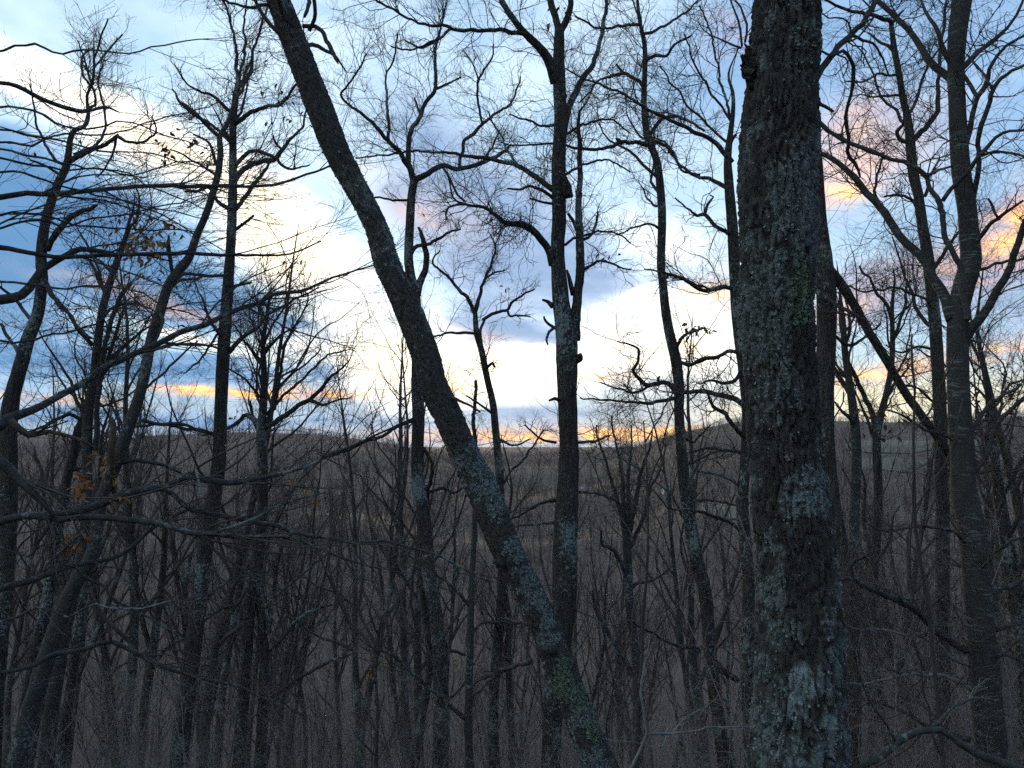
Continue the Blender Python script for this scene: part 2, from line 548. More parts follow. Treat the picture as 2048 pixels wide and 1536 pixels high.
def build_near(nt, bsdf):
    a = nt.nodes.new('ShaderNodeAttribute'); a.attribute_name = 'lichen'
    g = nt.nodes.new('ShaderNodeAttribute'); g.attribute_name = 'green'
    tone = nnoise(nt, ncoord(nt, (1, 1, 0.3)), 45.0, 5.0, 0.7)
    c = nmix(nt, nramp(nt, tone, [(0.3, (0, 0, 0)), (0.72, (1, 1, 1))]), (0.026, 0.023, 0.021), (0.098, 0.089, 0.081))
    grain = nnoise(nt, ncoord(nt), 90.0, 4.0, 0.7)
    lc = nmix(nt, nramp(nt, grain, [(0.3, (0, 0, 0)), (0.7, (1, 1, 1))]), (0.11, 0.127, 0.122), (0.27, 0.30, 0.292))
    pa = nt.nodes.new('ShaderNodeAttribute'); pa.attribute_name = 'pale'
    lc = nmix(nt, pa.outputs['Fac'], lc, (0.27, 0.31, 0.305))
    lc = nmix(nt, g.outputs['Fac'], lc, (0.15, 0.185, 0.125))
    nt.links.new(nmix(nt, a.outputs['Fac'], c, lc), bsdf.inputs['Base Color'])
    nbump(nt, bsdf, nnoise(nt, ncoord(nt), 210.0, 5.0, 0.75), 0.8, 0.006)


M['near'] = material('furrowed_bark', build_near)


def plain(name, c0, c1, scale=20.0, rough=0.9, trans=0.0):
    def build(nt, bsdf):
        nt.links.new(nmix(nt, nramp(nt, nnoise(nt, ncoord(nt), scale), [(0.3, (0, 0, 0)), (0.7, (1, 1, 1))]), c0, c1), bsdf.inputs['Base Color'])
        bsdf.inputs['Roughness'].default_value = rough
        if trans: bsdf.inputs['Subsurface Weight'].default_value = trans
    return material(name, build)


M['twig'] = plain('twig_bark', (0.050, 0.042, 0.038), (0.10, 0.086, 0.077), 3.0)
M['paletwig'] = plain('pale_twig_bark', (0.12, 0.115, 0.11), (0.24, 0.23, 0.215), 9.0)


def build_farwood(nt, bsdf):
    geo = nt.nodes.new('ShaderNodeNewGeometry'); oi = nt.nodes.new('ShaderNodeObjectInfo')
    stand = nnoise(nt, geo.outputs['Position'], 0.008, 4.0, 0.6)
    c = nmix(nt, oi.outputs['Random'], (0.070, 0.056, 0.051), (0.310, 0.252, 0.226))
    c = nmix(nt, nramp(nt, stand, [(0.40, (0, 0, 0)), (0.60, (1, 1, 1))]), c, nmix(nt, oi.outputs['Random'], (0.060, 0.044, 0.040), (0.205, 0.142, 0.122)))
    nt.links.new(c, bsdf.inputs['Base Color'])


M['farwood'] = material('distant_twig_bark', build_farwood)
M['leaf'] = plain('dead_leaf', (0.21, 0.085, 0.030), (0.34, 0.165, 0.070), 30.0, 0.75)
M['paleleaf'] = plain('pale_dead_leaf', (0.30, 0.20, 0.12), (0.42, 0.30, 0.19), 30.0, 0.75)
M['oakleaf'] = plain('brown_oak_leaf', (0.09, 0.055, 0.032), (0.16, 0.10, 0.06), 30.0, 0.8)
M['lichen'] = plain('foliose_lichen', (0.115, 0.13, 0.125), (0.255, 0.28, 0.27), 60.0)
M['greenlichen'] = plain('green_lichen', (0.10, 0.130, 0.090), (0.20, 0.240, 0.170), 60.0)
M['deadwood'] = plain('broken_wood', (0.055, 0.040, 0.030), (0.14, 0.105, 0.075), 30.0)
M['field'] = plain('dry_pasture', (0.115, 0.102, 0.070), (0.150, 0.132, 0.096), 0.02)
M['housewall'] = plain('white_siding', (0.72, 0.72, 0.70), (0.80, 0.80, 0.78), 1.0, 0.7)
M['houseroof'] = plain('grey_roofing', (0.16, 0.16, 0.17), (0.24, 0.24, 0.25), 2.0, 0.8)
M['pane'] = plain('window_glass', (0.03, 0.035, 0.04), (0.05, 0.055, 0.06), 1.0, 0.15)


def build_ground(nt, bsdf):
    n1 = nnoise(nt, ncoord(nt), 0.35, 6.0, 0.65); n2 = nnoise(nt, ncoord(nt), 14.0, 4.0, 0.7)
    c = nmix(nt, nramp(nt, n1, [(0.35, (0, 0, 0)), (0.65, (1, 1, 1))]), (0.085, 0.064, 0.052), (0.135, 0.103, 0.086))
    c = nmix(nt, nramp(nt, n2, [(0.5, (0, 0, 0)), (0.7, (1, 1, 1))]), c, (0.17, 0.112, 0.075))
    nt.links.new(c, bsdf.inputs['Base Color'])
    nbump(nt, bsdf, n2, 0.6, 0.05)


M['ground'] = material('leaf_litter', build_ground)

# ------------------------------------------------------------------ terrain
CREST = [(-70, 1500, 4), (-40, 1500, -6), (-33, 1500, -16), (-29, 1500, -8), (-25, 1500, 6), (-20, 1550, 13), (-14, 1600, 10), (-9, 1750, -10), (-5, 2300, -46),
         (0, 2600, -56), (6, 2500, -50), (9, 2100, -22), (12, 1900, 14), (16, 1800, 38), (20, 1750, 40), (26, 1700, 34), (30, 1700, 38), (36, 1700, 46), (70, 1700, 46)]
CA, CR_, CH = (np.array(c, float) for c in zip(*CREST))


def sstep(a, b, x):
    t = np.clip((x - a) / (b - a), 0, 1)
    return t * t * (3 - 2 * t)


def ground(x, y):
    x = np.asarray(x, float); y = np.asarray(y, float)
    r = np.hypot(x, y); a = np.degrees(np.arctan2(x, np.maximum(y, 1e-3)))
    near = np.where(y > 0, -0.46 * y - 0.0006 * np.minimum(y, 40) ** 2, -0.30 * np.maximum(y, -120.0))
    p3 = np.stack([x.ravel() * 0.11, y.ravel() * 0.11, np.zeros(x.size)], 1)
    near = near + ((fbm(p3, 3, 5) - 0.5) * 1.6).reshape(x.shape) * sstep(2, 25, r)
    R = np.interp(a, CA, CR_); Hc = np.interp(a, CA, CH)
    u = np.clip((r - 200) / (R - 200), 0, None)
    rise = np.where(u < 1, np.clip(u, 0, 1) ** 1.25, 1 - 0.9 * sstep(1, 1.7, u))
    far = -76 + (Hc + 76) * rise
    p3 = np.stack([x.ravel() * 0.004, y.ravel() * 0.004, np.zeros(x.size)], 1)
    far = far + ((fbm(p3, 4, 9) - 0.5) * 74).reshape(x.shape) * sstep(200, 600, r) * np.clip(1.02 - u, 0, 1)
    far2 = np.interp(a, [-70, -36, -33, -29, -26, -8, -4, 4, 10, 14], [-40, 10, 34, 8, -70, -90, -58, -62, -58, -100])
    far = far + (far2 + 76) * np.exp(-((r - 4700) / 700.0) ** 2)
    far = np.where(y < 0, near, far)
    w = sstep(130, 230, r)
    return near * (1 - w) + far * w


ang = np.radians(np.concatenate([np.linspace(-180, -62, 30, endpoint=False), np.linspace(-62, 62, 250), np.linspace(66, 178, 28)]))
rad = np.concatenate([[0.0], np.geomspace(0.6, 60, 46), np.geomspace(66, 3200, 110), np.geomspace(3300, 6500, 24)])
AA, RA = np.meshgrid(ang, rad)
gx, gy = RA * np.sin(AA), RA * np.cos(AA)
gz = ground(gx, gy)
na = len(ang)
i, j = np.meshgrid(np.arange(len(rad) - 1), np.arange(na), indexing='ij')
j2 = (j + 1) % na
gq = np.stack([i * na + j, i * na + j2, (i + 1) * na + j2, (i + 1) * na + j], -1).reshape(-1, 4)[:, ::-1]
link('ground', mesh_from('ground', np.stack([gx, gy, gz], -1).reshape(-1, 3), gq, M['ground']), kind='structure')


def hit(px, py, r0=180.0):
    """Where the sight line through a photograph pixel meets the far side of the valley."""
    ds = np.geomspace(r0, 4000, 900)
    u = (pix(px, py, 1.0) - CAM)
    p = CAM + u * ds[:, None]
    below = np.nonzero(p[:, 2] <= ground(p[:, 0], p[:, 1]))[0]
    return p[below[0] if len(below) else -1]


# open pastures among the far woods
FIELDS = [[(1405, 1010), (1470, 1000), (1500, 1012), (1500, 1040), (1440, 1044), (1400, 1030)],
          [(1690, 888), (1780, 880), (1890, 884), (1960, 880), (1960, 894), (1860, 903), (1740, 908), (1690, 902)],
          [(1700, 922), (1790, 917), (1880, 925), (1890, 938), (1800, 945), (1700, 940)]]
FIELD_XY = []
for f in FIELDS:
    pts = np.array([hit(*p) for p in f]); FIELD_XY.append(pts[:, :2])
    c = pts[:, :2].mean(0)
    vv, nr, ns = [], 8, 48
    per = spline(np.column_stack([np.vstack([pts[:, :2], pts[:1, :2]]), np.zeros(len(pts) + 1)]), 1e9)[:, :2]
    u = np.linspace(0, len(per) - 1, ns, endpoint=False)
    per = np.stack([np.interp(u, np.arange(len(per)), per[:, k]) for k in (0, 1)], 1)
    for q in range(1, nr + 1): vv.append(c + (per - c) * (q / nr))
    vv = np.vstack([c[None], np.vstack(vv)])
    vz = ground(vv[:, 0], vv[:, 1]) + 1.2
    fq = [np.array([[0, 1 + k, 1 + (k + 1) % ns] for k in range(ns)]),
          np.array([[1 + q * ns + k, 1 + (q + 1) * ns + k, 1 + (q + 1) * ns + (k + 1) % ns, 1 + q * ns + (k + 1) % ns] for q in range(nr - 1) for k in range(ns)])]
    link('field', mesh_from('field', np.column_stack([vv, vz]), fq, M['field']), kind='structure')


def in_poly(x, y, poly):
    ins = np.zeros(len(x), bool); n = len(poly)
    for k in range(n):
        x0, y0 = poly[k]; x1, y1 = poly[(k + 1) % n]
        c = ((y0 > y) != (y1 > y)) & (x < (x1 - x0) * (y - y0) / (y1 - y0 + 1e-12) + x0)
        ins ^= c
    return ins

# ------------------------------------------------------------------ bare trees by growth rule (slope and far woods)
def wild_tree(height, r0, style, seed, limbs, levels, lean=0.04, crown=0.4, dens=1.0, fine=1.0, kside=8):
    """A forest tree grown from scratch -> (trunk verts, faces), (crown verts, faces)."""
    global rng
    keep_rng, rng = rng, np.random.default_rng(seed)
    n = 16
    d = np.array([rng.normal() * lean, rng.normal() * lean, 1.0]); P = [np.array([0, 0, -0.4])]
    for k in range(n):
        d = nz(d + rng.normal(size=3) * np.array([.06, .06, 0]) + np.array([0, 0, 0.06]))
        P.append(P[-1] + d * height / n)
    P = np.array(P); tt = np.linspace(0, 1, n + 1)
    R = r0 * (1 - tt) ** 0.8 + 0.006; R[0] *= 1.5; R[1] *= 1.12
    trunk = tube(P, R, kside, 0.06 if kside > 6 else 0.0, seed)
    t = crown + (1 - crown) * (np.arange(limbs) + rng.random(limbs)) / limbs * 0.99
    length = height * (0.30 - 0.17 * (t - crown) / (1 - crown)) * rng.uniform(0.6, 1.2, limbs)
    A, AR = sprout(P[None], R[None], np.zeros(limbs, int), t, length, rng.uniform(0.55, 1.1, limbs), 0.16, 0.22, 9, 1.0, 0.6, 0.008, 0.07, 0.2)
    tw = twiggery([(a, r, 0.15) for a, r in zip(A, AR)], style, dens, 1.0, levels, fine)
    V, Fq = pack([(A, AR, 5)] + tw)
    rng = keep_rng
    return trunk, (V, Fq)


# ------------------------------------------------------------------ far woods (one mass, thousands of small bare trees)
def scatter(name, protos, pts, smin, smax, label, category, seed):
    pc = bpy.data.collections.new(name + '_kinds')
    for k, me in enumerate(protos):
        pc.objects.link(bpy.data.objects.new(name + '_kind', me))
    me = bpy.data.meshes.new(name)
    me.vertices.add(len(pts)); me.vertices.foreach_set('co', np.ascontiguousarray(pts, dtype=np.float32).ravel()); me.update()
    o = link(name, me, kind='stuff', label=label, category=category)
    ng = bpy.data.node_groups.new(name + '_scatter', 'GeometryNodeTree')
    ng.interface.new_socket('Geometry', in_out='INPUT', socket_type='NodeSocketGeometry')
    ng.interface.new_socket('Geometry', in_out='OUTPUT', socket_type='NodeSocketGeometry')
    gi, go = ng.nodes.new('NodeGroupInput'), ng.nodes.new('NodeGroupOutput')
    iop = ng.nodes.new('GeometryNodeInstanceOnPoints'); ci = ng.nodes.new('GeometryNodeCollectionInfo')
    ci.inputs['Collection'].default_value = pc; ci.inputs['Separate Children'].default_value = True
    ci.inputs['Reset Children'].default_value = True
    rr = ng.nodes.new('FunctionNodeRandomValue'); rr.data_type = 'FLOAT_VECTOR'
    rr.inputs[0].default_value = (-0.05, -0.05, 0.0); rr.inputs[1].default_value = (0.05, 0.05, 6.283); rr.inputs['Seed'].default_value = seed
    rs = ng.nodes.new('FunctionNodeRandomValue'); rs.data_type = 'FLOAT'
    rs.inputs[2].default_value = smin; rs.inputs[3].default_value = smax; rs.inputs['Seed'].default_value = seed + 1
    iop.inputs['Pick Instance'].default_value = True
    L = ng.links.new
    L(gi.outputs[0], iop.inputs['Points']); L(ci.outputs[0], iop.inputs['Instance'])
    L(rr.outputs[0], iop.inputs['Rotation']); L(rs.outputs[1], iop.inputs['Scale']); L(iop.outputs[0], go.inputs[0])
    md = o.modifiers.new('scatter', 'NODES'); md.node_group = ng
    return o


def polar_points(r0, r1, area, amax=44.0, seed=1):
    g = np.random.default_rng(seed)
    n = int(math.radians(amax) * (r1 * r1 - r0 * r0) / area)
    r = np.sqrt(g.uniform(r0 * r0, r1 * r1, n)); a = np.radians(g.uniform(-amax, amax, n))
    x, y = r * np.sin(a), r * np.cos(a)
    keep = r < np.interp(np.degrees(a), CA, CR_) * 1.06
    for f in FIELD_XY: keep &= ~in_poly(x, y, f)
    x, y = x[keep], y[keep]
    return np.stack([x, y, ground(x, y)], 1)


def joined(tr, cr, name, mat):
    V = np.vstack([tr[0], cr[0]])
    return mesh_from(name, V, [f for f in tr[1]] + [cr[1] + len(tr[0])], mat)


mid_kinds = [joined(*wild_tree(h, r, st, 100 + k, 13, 2, 0.05, 0.38, 0.36, 0.45, 5), 'bare_wood_tree', M['farwood'])
             for k, (h, r, st) in enumerate([(15, .19, 'oak'), (17, .20, 'maple'), (13, .15, 'maple'), (16, .22, 'oak'), (11, .12, 'maple')])]
far_kinds = []
for k, (h, r, st) in enumerate([(14, .26, 'oak'), (17, .28, 'maple'), (12, .24, 'maple'), (15, .30, 'oak')]):
    tr, cr = wild_tree(h, r, st, 200 + k, 10, 2, 0.05, 0.25, 0.11, 0.28, 4)
    me = joined(tr, cr, 'distant_tree', M['farwood'])
    far_kinds.append(me)
scatter('slope_wood', mid_kinds, polar_points(58, 330, 36.0, 44, 3), 0.75, 1.2, 'mass of thin bare grey trees filling the valley below', 'wood', 5)
scatter('far_wood', far_kinds, np.vstack([polar_points(330, 900, 64.0, 43, 4), polar_points(900, 2800, 120.0, 43, 5)]), 0.8, 1.2,
        'purple-grey bare woods covering the far hillside', 'wood', 9)


# brush on the near slope
def brush(seed, n, h):
    global rng
    keep_rng, rng = rng, np.random.default_rng(seed)
    P = np.zeros((1, 2, 3)); P[0, 1, 2] = 0.3; R = np.full((1, 2), 0.012)
    A, AR = sprout(P, R, np.zeros(n, int), rng.random(n) * 0.9, rng.uniform(0.5, 1.0, n) * h, rng.uniform(0.1, 0.7, n), 0.16, 0.16, 8, 1.0, 0.8, 0.004, 0.012, 0.3)
    A[:, :, :2] += rng.normal(size=(n, 1, 2)) * 0.35
    tw = twiggery([(a, r, 0.2) for a, r in zip(A, AR)], 'oak', 0.6, 0.8, 2, 0.7)
    V, Fq = pack([(A, AR, 4)] + tw)
    rng = keep_rng
    return mesh_from('brush_clump', V, Fq, M['paletwig' if seed % 3 == 0 else 'farwood'])


g = np.random.default_rng(77)
by = np.concatenate([g.uniform(9, 60, 640), g.uniform(6.5, 20, 130)])
bx = np.concatenate([g.uniform(-0.85, 0.85, 640), g.uniform(0.28, 0.8, 130)]) * (by + 4)
scatter('undergrowth', [brush(300 + k, 7, 2.6 + 0.5 * k) for k in range(4)], np.stack([bx, by, ground(bx, by) - 0.1], 1), 0.7, 1.3,
        'tangle of thin leafless brush on the steep slope', 'brush', 21)

# ------------------------------------------------------------------ single trees standing on the slope below
def mesh_pair(tr, cr, tmat, cmat=None):
    return (mesh_from('trunk', tr[0], tr[1], tmat), mesh_from('crown', cr[0], cr[1], cmat or M['twig']))


kinds = []
for k, (h, r, st, mt) in enumerate([(17, .15, 'maple', 'maple'), (16, .13, 'oak', 'oak'), (18, .17, 'oak', 'oak'), (15, .10, 'maple', 'smooth'),
                                    (14, .085, 'maple', 'maple'), (17, .14, 'maple', 'oak'), (12, .07, 'beech', 'smooth'), (16, .12, 'oak', 'maple')]):
    kinds.append(mesh_pair(*wild_tree(h, r, st, 400 + k, 17, 3, 0.07, 0.36, 0.40, 0.50, 9), M[mt]))
slots = []
g = np.random.default_rng(5)
for tries in range(6000):
    if len(slots) >= 84: break
    y = g.uniform(20, 66); a = g.uniform(-0.66, 0.66); x = a * y
    need = 1.5 + y * 0.018
    if all(math.hypot(x - sx, y - sy) > need for sx, sy, _ in slots): slots.append((x, y, int(g.integers(len(kinds)))))
for tries in range(4000):
    if len(slots) >= 102: break
    y = g.uniform(19, 34); x = g.uniform(-0.66, -0.16) * y
    if all(math.hypot(x - sx, y - sy) > 1.6 for sx, sy, _ in slots): slots.append((x, y, int(g.integers(len(kinds)))))
for tries in range(4000):
    if len(slots) >= 122: break
    y = g.uniform(26, 64); x = g.uniform(0.05, 0.66) * y
    if all(math.hypot(x - sx, y - sy) > 1.8 for sx, sy, _ in slots): slots.append((x, y, int(g.integers(len(kinds)))))
MARKS = [(-60, 'the left edge'), (110, 'the peeling pale trunk'), (385, 'the tall straight tree'), (505, 'the bushy tree'), (876, 'the zigzag-crowned tree'),
         (1112, 'the straight middle tree'), (1420, 'the swerving trunk'), (1600, 'the thickest trunk'), (1885, 'the tall slim tree'), (1970, 'the many-forked tree'), (2110, 'the right edge')]
ORD = 'first second third fourth fifth sixth seventh eighth ninth tenth eleventh twelfth thirteenth fourteenth fifteenth sixteenth seventeenth eighteenth nineteenth twentieth'.split()
slots = sorted(((W / 2 + F * x / (y * math.cos(PITCH)), x, y, k) for x, y, k in slots))
tally = {}
for px, x, y, k in slots:
    near = y < 34
    z = float(ground(x, y))
    gap = max(q for q in range(len(MARKS) - 1) if MARKS[q][0] <= px or q == 0)
    tally[(gap, near)] = n_ = tally.get((gap, near), 0) + 1
    label = '%s %s tree from left between %s and %s' % (ORD[min(n_, len(ORD)) - 1], 'nearer slope' if near else 'farther slope', MARKS[gap][1], MARKS[gap + 1][1])
    t = thing('slope_tree', label, 'tree', (x, y, z), 'slender trees on the near slope' if near else 'thin trees low on the slope')
    t.rotation_euler = (g.normal() * 0.03, g.normal() * 0.03, g.uniform(0, 6.28))
    s = g.uniform(0.8, 1.12); t.scale = (s, s, s)
    for nm, me in zip(('trunk', 'crown'), kinds[k]):
        link(nm, me, t)

# ------------------------------------------------------------------ houses across the valley
for px, py, wd, lab in ((1332, 988, 8.5, 'small white house in the valley just past the crooked dark trunk'),
                        (1166, 977, 7.0, 'tiny white shed in the valley beside the straight twin trunk')):
    p = hit(px, py); z = float(ground(p[0], p[1]))
    t = thing('house', lab, 'house', (p[0], p[1], z - 0.3), None)
    t.rotation_euler = (0, 0, 0.5)
    a, b, hh, rz = wd / 2, wd * 0.35, wd * 0.45, wd * 0.72
    wv = np.array([[-a, -b, 0], [a, -b, 0], [a, b, 0], [-a, b, 0], [-a, -b, hh], [a, -b, hh], [a, b, hh], [-a, b, hh], [-a, 0, rz], [a, 0, rz]])
    link('wall', mesh_from('wall', wv, [np.array([[0, 1, 5, 4], [2, 3, 7, 6]]), np.array([[1, 2, 6, 9, 5], [3, 0, 4, 8, 7]])], M['housewall'], False), t)
    e = 0.5; th = 0.25; sl = (rz - hh) / b
    rv = np.array([[sx * (a + e), sy * (b + e), hh - e * sl + dz_] for dz_ in (0.05, 0.05 + th) for sy in (-1, 1) for sx in (-1, 1)] +
                  [[sx * (a + e), 0, rz + dz_] for dz_ in (0.05, 0.05 + th) for sx in (-1, 1)])
    rq = np.array([[4, 5, 11, 10], [7, 6, 10, 11], [0, 8, 9, 1], [2, 3, 9, 8], [0, 1, 5, 4], [3, 2, 6, 7], [0, 4, 10, 8], [2, 8, 10, 6], [1, 9, 11, 5], [3, 7, 11, 9]])
    link('roof', mesh_from('roof', rv, rq, M['houseroof'], False), t)
    for wx in (-0.5, 0.15, 0.62):
        ww = wd * 0.055
        q = np.array([[wx * a - ww, -b - .04, hh * .35], [wx * a + ww, -b - .04, hh * .35], [wx * a + ww, -b - .04, hh * .75], [wx * a - ww, -b - .04, hh * .75]])
        q = np.vstack([q, q + [0, .06, 0]])
        link('window', mesh_from('window', q, np.array([[0, 1, 2, 3], [0, 4, 5, 1], [3, 2, 6, 7], [0, 3, 7, 4], [1, 5, 6, 2]]), M['pane'], False), t)

# ------------------------------------------------------------------ leaves
def leaf_mesh(mat, seed):
    """A dry, curled leaf on its stalk, one unit long."""
    g = np.random.default_rng(seed)
    n = 8; V = []
    twist, roll, hook = g.uniform(-1.3, 1.3), g.uniform(0.9, 2.0), g.uniform(0.3, 0.9)
    for k in range(n):
        u = k / (n - 1)
        w = 0.23 * math.sin(math.pi * min(0.995, u * 0.92 + 0.05)) ** 0.75 * (1 + g.normal() * 0.10)
        cy, cz = u * (1 - 0.25 * hook * u), -hook * 0.5 * u * u
        t = twist * u
        for side in (-1, -.5, 0, .5, 1):
            a = side * roll * 0.6
            x, z = w * math.sin(a) / max(0.6, roll * 0.6), w * (1 - math.cos(a)) * 1.1 + g.normal() * 0.010
            V.append((x * math.cos(t) - z * math.sin(t), cy, cz + x * math.sin(t) + z * math.cos(t)))
    q = [[5 * k + c, 5 * k + c + 1, 5 * k + c + 6, 5 * k + c + 5] for k in range(n - 1) for c in range(4)]
    m = len(V)
    V += [(-.012, -0.25, 0.04), (.012, -0.25, 0.04), (.012, 0.03, 0), (-.012, 0.03, 0)]
    return mesh_from('leaf', np.array(V), np.array(q + [[m, m + 1, m + 2, m + 3]]), mat)


LEAVES = {k: [leaf_mesh(M[k], s) for s in range(6)] for k in ('leaf', 'paleleaf', 'oakleaf')}


# ------------------------------------------------------------------ trees traced from the photograph
class Tree:
    def __init__(self, name, label, depth, trunk, mat, style='oak', group=None, up=3.0, k=14, lump=0.07, top_taper=0.35, base_dd=0.0, category='tree', own_trunk=True):
        self.depth, self.mat, self.style, self.k = depth, mat, style, k
        w = np.array(trunk, float)
        s = np.linspace(0, 1, len(w))
        dep = depth + base_dd * s
        self.pdep = (w[:, 1], dep)
        P = np.array([pix(a, b, d) for (a, b, _), d in zip(w, dep)])
        R = w[:, 2] * 0.5 * dep / F
        # carry the stem on above the frame and down into the ground
        if up > 0:
            d0 = nz(nz(P[0] - P[min(2, len(P) - 1)]) + np.array([0, 0, .35]))
            ext = np.array([P[0] + d0 * up * f + rng.normal(size=3) * 0.05 * up * f for f in (1.0, 0.66, 0.33)])
            P = np.vstack([ext, P]); R = np.concatenate([R[0] * np.array([top_taper * .5, top_taper + .15, .8]), R])
        d1 = nz(nz(P[-1] - P[-3]) + np.array([0, 0, -0.5]))
        q, rr = P[-1].copy(), R[-1]
        for _ in range(200):
            if q[2] < float(ground(q[0], q[1])) - 0.25: break
            q = q + d1 * 0.35
            gap = q[2] - float(ground(q[0], q[1]))
            P = np.vstack([P, q]); rr2 = rr * (1 + 0.45 * math.exp(-max(gap, 0) / 0.35)); R = np.append(R, rr2)
        self.base = np.array([q[0], q[1], float(ground(q[0], q[1]))])
        self.obj = thing(name, label, category, self.base, group)
        self.raw = (P, R)
        PR = spline(np.column_stack([P, R]), max(0.10, R.max() * 0.6))
        self.P, self.R = PR[:, :3], np.maximum(PR[:, 3], 0.003)
        if own_trunk:
            V, Fc = tube(self.P, self.R, k, lump, len(label))
            self.trunk = link('trunk', mesh_from('trunk', V - self.base, Fc, M[mat]), self.obj)
        self.branches, self.twigs, self.n_limb = [], [], 0

    def dep_at(self, py):
        return float(np.interp(py, *self.pdep))

    def limb(self, pts, dd=0.0, at=None, d0=None, name='limb', mat=None, twig=True, t0=0.12, k=8, crook=1.0):
        """A limb through photograph pixels, running dd metres deeper (or nearer) from root to tip."""
        w = np.array(pts, float)
        s = np.concatenate([[0], np.cumsum(np.hypot(*np.diff(w[:, :2], axis=0).T))]); s /= s[-1]
        a = self.dep_at(w[0, 1]) if d0 is None else d0
        if at is not None: a = float(np.interp(at, *self.main))
        bulge = rng.normal() * 0.12 * abs(dd) * np.sin(s * math.pi)
        dep = a + dd * s + bulge
        if at is None: self.main = (s, dep)
        P = np.array([pix(x, y, d) for (x, y, _), d in zip(w, dep)])
        R = w[:, 2] * 0.5 * dep / F
        PR = spline(np.column_stack([P, R]), 0.06)
        P, R = PR[:, :3], np.maximum(PR[:, 3], 0.0022)
        kn = np.stack([fbm(P * 5.5 + 3 + 20 * c, 3, 3 + c, 0.6) for c in range(3)], 1) - 0.5
        ln = np.concatenate([[0], np.cumsum(np.linalg.norm(np.diff(P, axis=0), axis=1))])
        P = P + kn * np.minimum(ln * 0.35, crook * min(0.10, 0.07 * ln[-1] + 0.015) * np.clip(9.0 / w[:, 2].max(), 0.35, 1.0))[:, None]
        V, Fc = tube(P, R, k, 0.10, self.n_limb)
        link(name, mesh_from(name, V - self.base, Fc, M[mat or self.mat]), self.trunk if name in ('knot', 'broken_stub') else self.obj)
        self.n_limb += 1
        if twig: self.branches.append((P, R, t0))
        return P, R

    def wild_limbs(self, n, lo, hi, length, thick=0.45, ang=(0.6, 1.15), upw=0.2):
        """Limbs that grow by rule from the stem between fractions lo..hi of its height (0 = top)."""
        m = len(self.P); idx = np.zeros(n, int)
        t = 1 - rng.uniform(lo, hi, n)
        P, R = self.P[::-1][None], self.R[::-1][None]
        L = rng.uniform(0.6, 1.3, n) * length
        A, AR = sprout(P, R, idx, t, L, rng.uniform(*ang, n), STYLES[self.style][0] * 0.55, upw, 10, 1.0, thick, 0.006, 0.03, 0.25)
        for a, r in zip(A, AR): self.branches.append((a, r, 0.1))
        self.twigs.append((A, AR, 6))

    def frac(self, py):
        """Fraction from the top of the stem at photograph row py."""
        d = self.dep_at(py); z = pix(1024, py, d)[2]
        return float(np.argmin(np.abs(self.P[:, 2] - z))) / len(self.P)

    def grow(self, dens=1.0, lmax=1.0, levels=3, fine=1.0, mat='twig', stem_from=None):
        br = list(self.branches)
        if stem_from is not None:
            m = max(4, int(self.frac(stem_from) * len(self.P)))
            br.append((self.P[:m][::-1], self.R[:m][::-1], 0.05))
        tw = self.twigs + twiggery(br, self.style, dens, lmax, levels, fine)
        V, Fq = pack(tw)
        self.twigV = V
        self.crown = link('crown', mesh_from('crown', V - self.base, Fq, M[mat]), self.obj)
        return self

    def leaves(self, px, py, rx, ry, n, kind='leaf', size=0.06, droop=0.6):
        """Single dead leaves hung on the twigs nearest to a patch of the photograph."""
        d = self.twigV - CAM
        yc = d[:, 1] * math.cos(PITCH) + d[:, 2] * math.sin(PITCH); zc = d[:, 2] * math.cos(PITCH) - d[:, 1] * math.sin(PITCH)
        ok = yc > 0.5
        u = np.where(ok, W / 2 + F * d[:, 0] / np.maximum(yc, .1), 1e6); v = np.where(ok, H / 2 - F * zc / np.maximum(yc, .1), 1e6)
        for _ in range(n):
            a, r = rng.uniform(0, 2 * math.pi), math.sqrt(rng.random())
            q = random.choice(list(np.argpartition((u - px - rx * r * math.cos(a)) ** 2 + (v - py - ry * r * math.sin(a)) ** 2, 40)[:40]))
            o = link('leaf', random.choice(LEAVES[kind]), self.crown)
            s = size * rng.uniform(0.7, 1.25)
            o.scale = (s, s, s)
            o.rotation_euler = (-rng.uniform(0.2, 1.5) if rng.random() < droop else rng.uniform(-0.6, 0.6), rng.normal() * 0.6, rng.uniform(0, 6.28))
            e = o.rotation_euler.to_matrix() @ Vector((0, 0.24 * s, 0))
            o.location = Vector(self.twigV[q] - self.base) + e


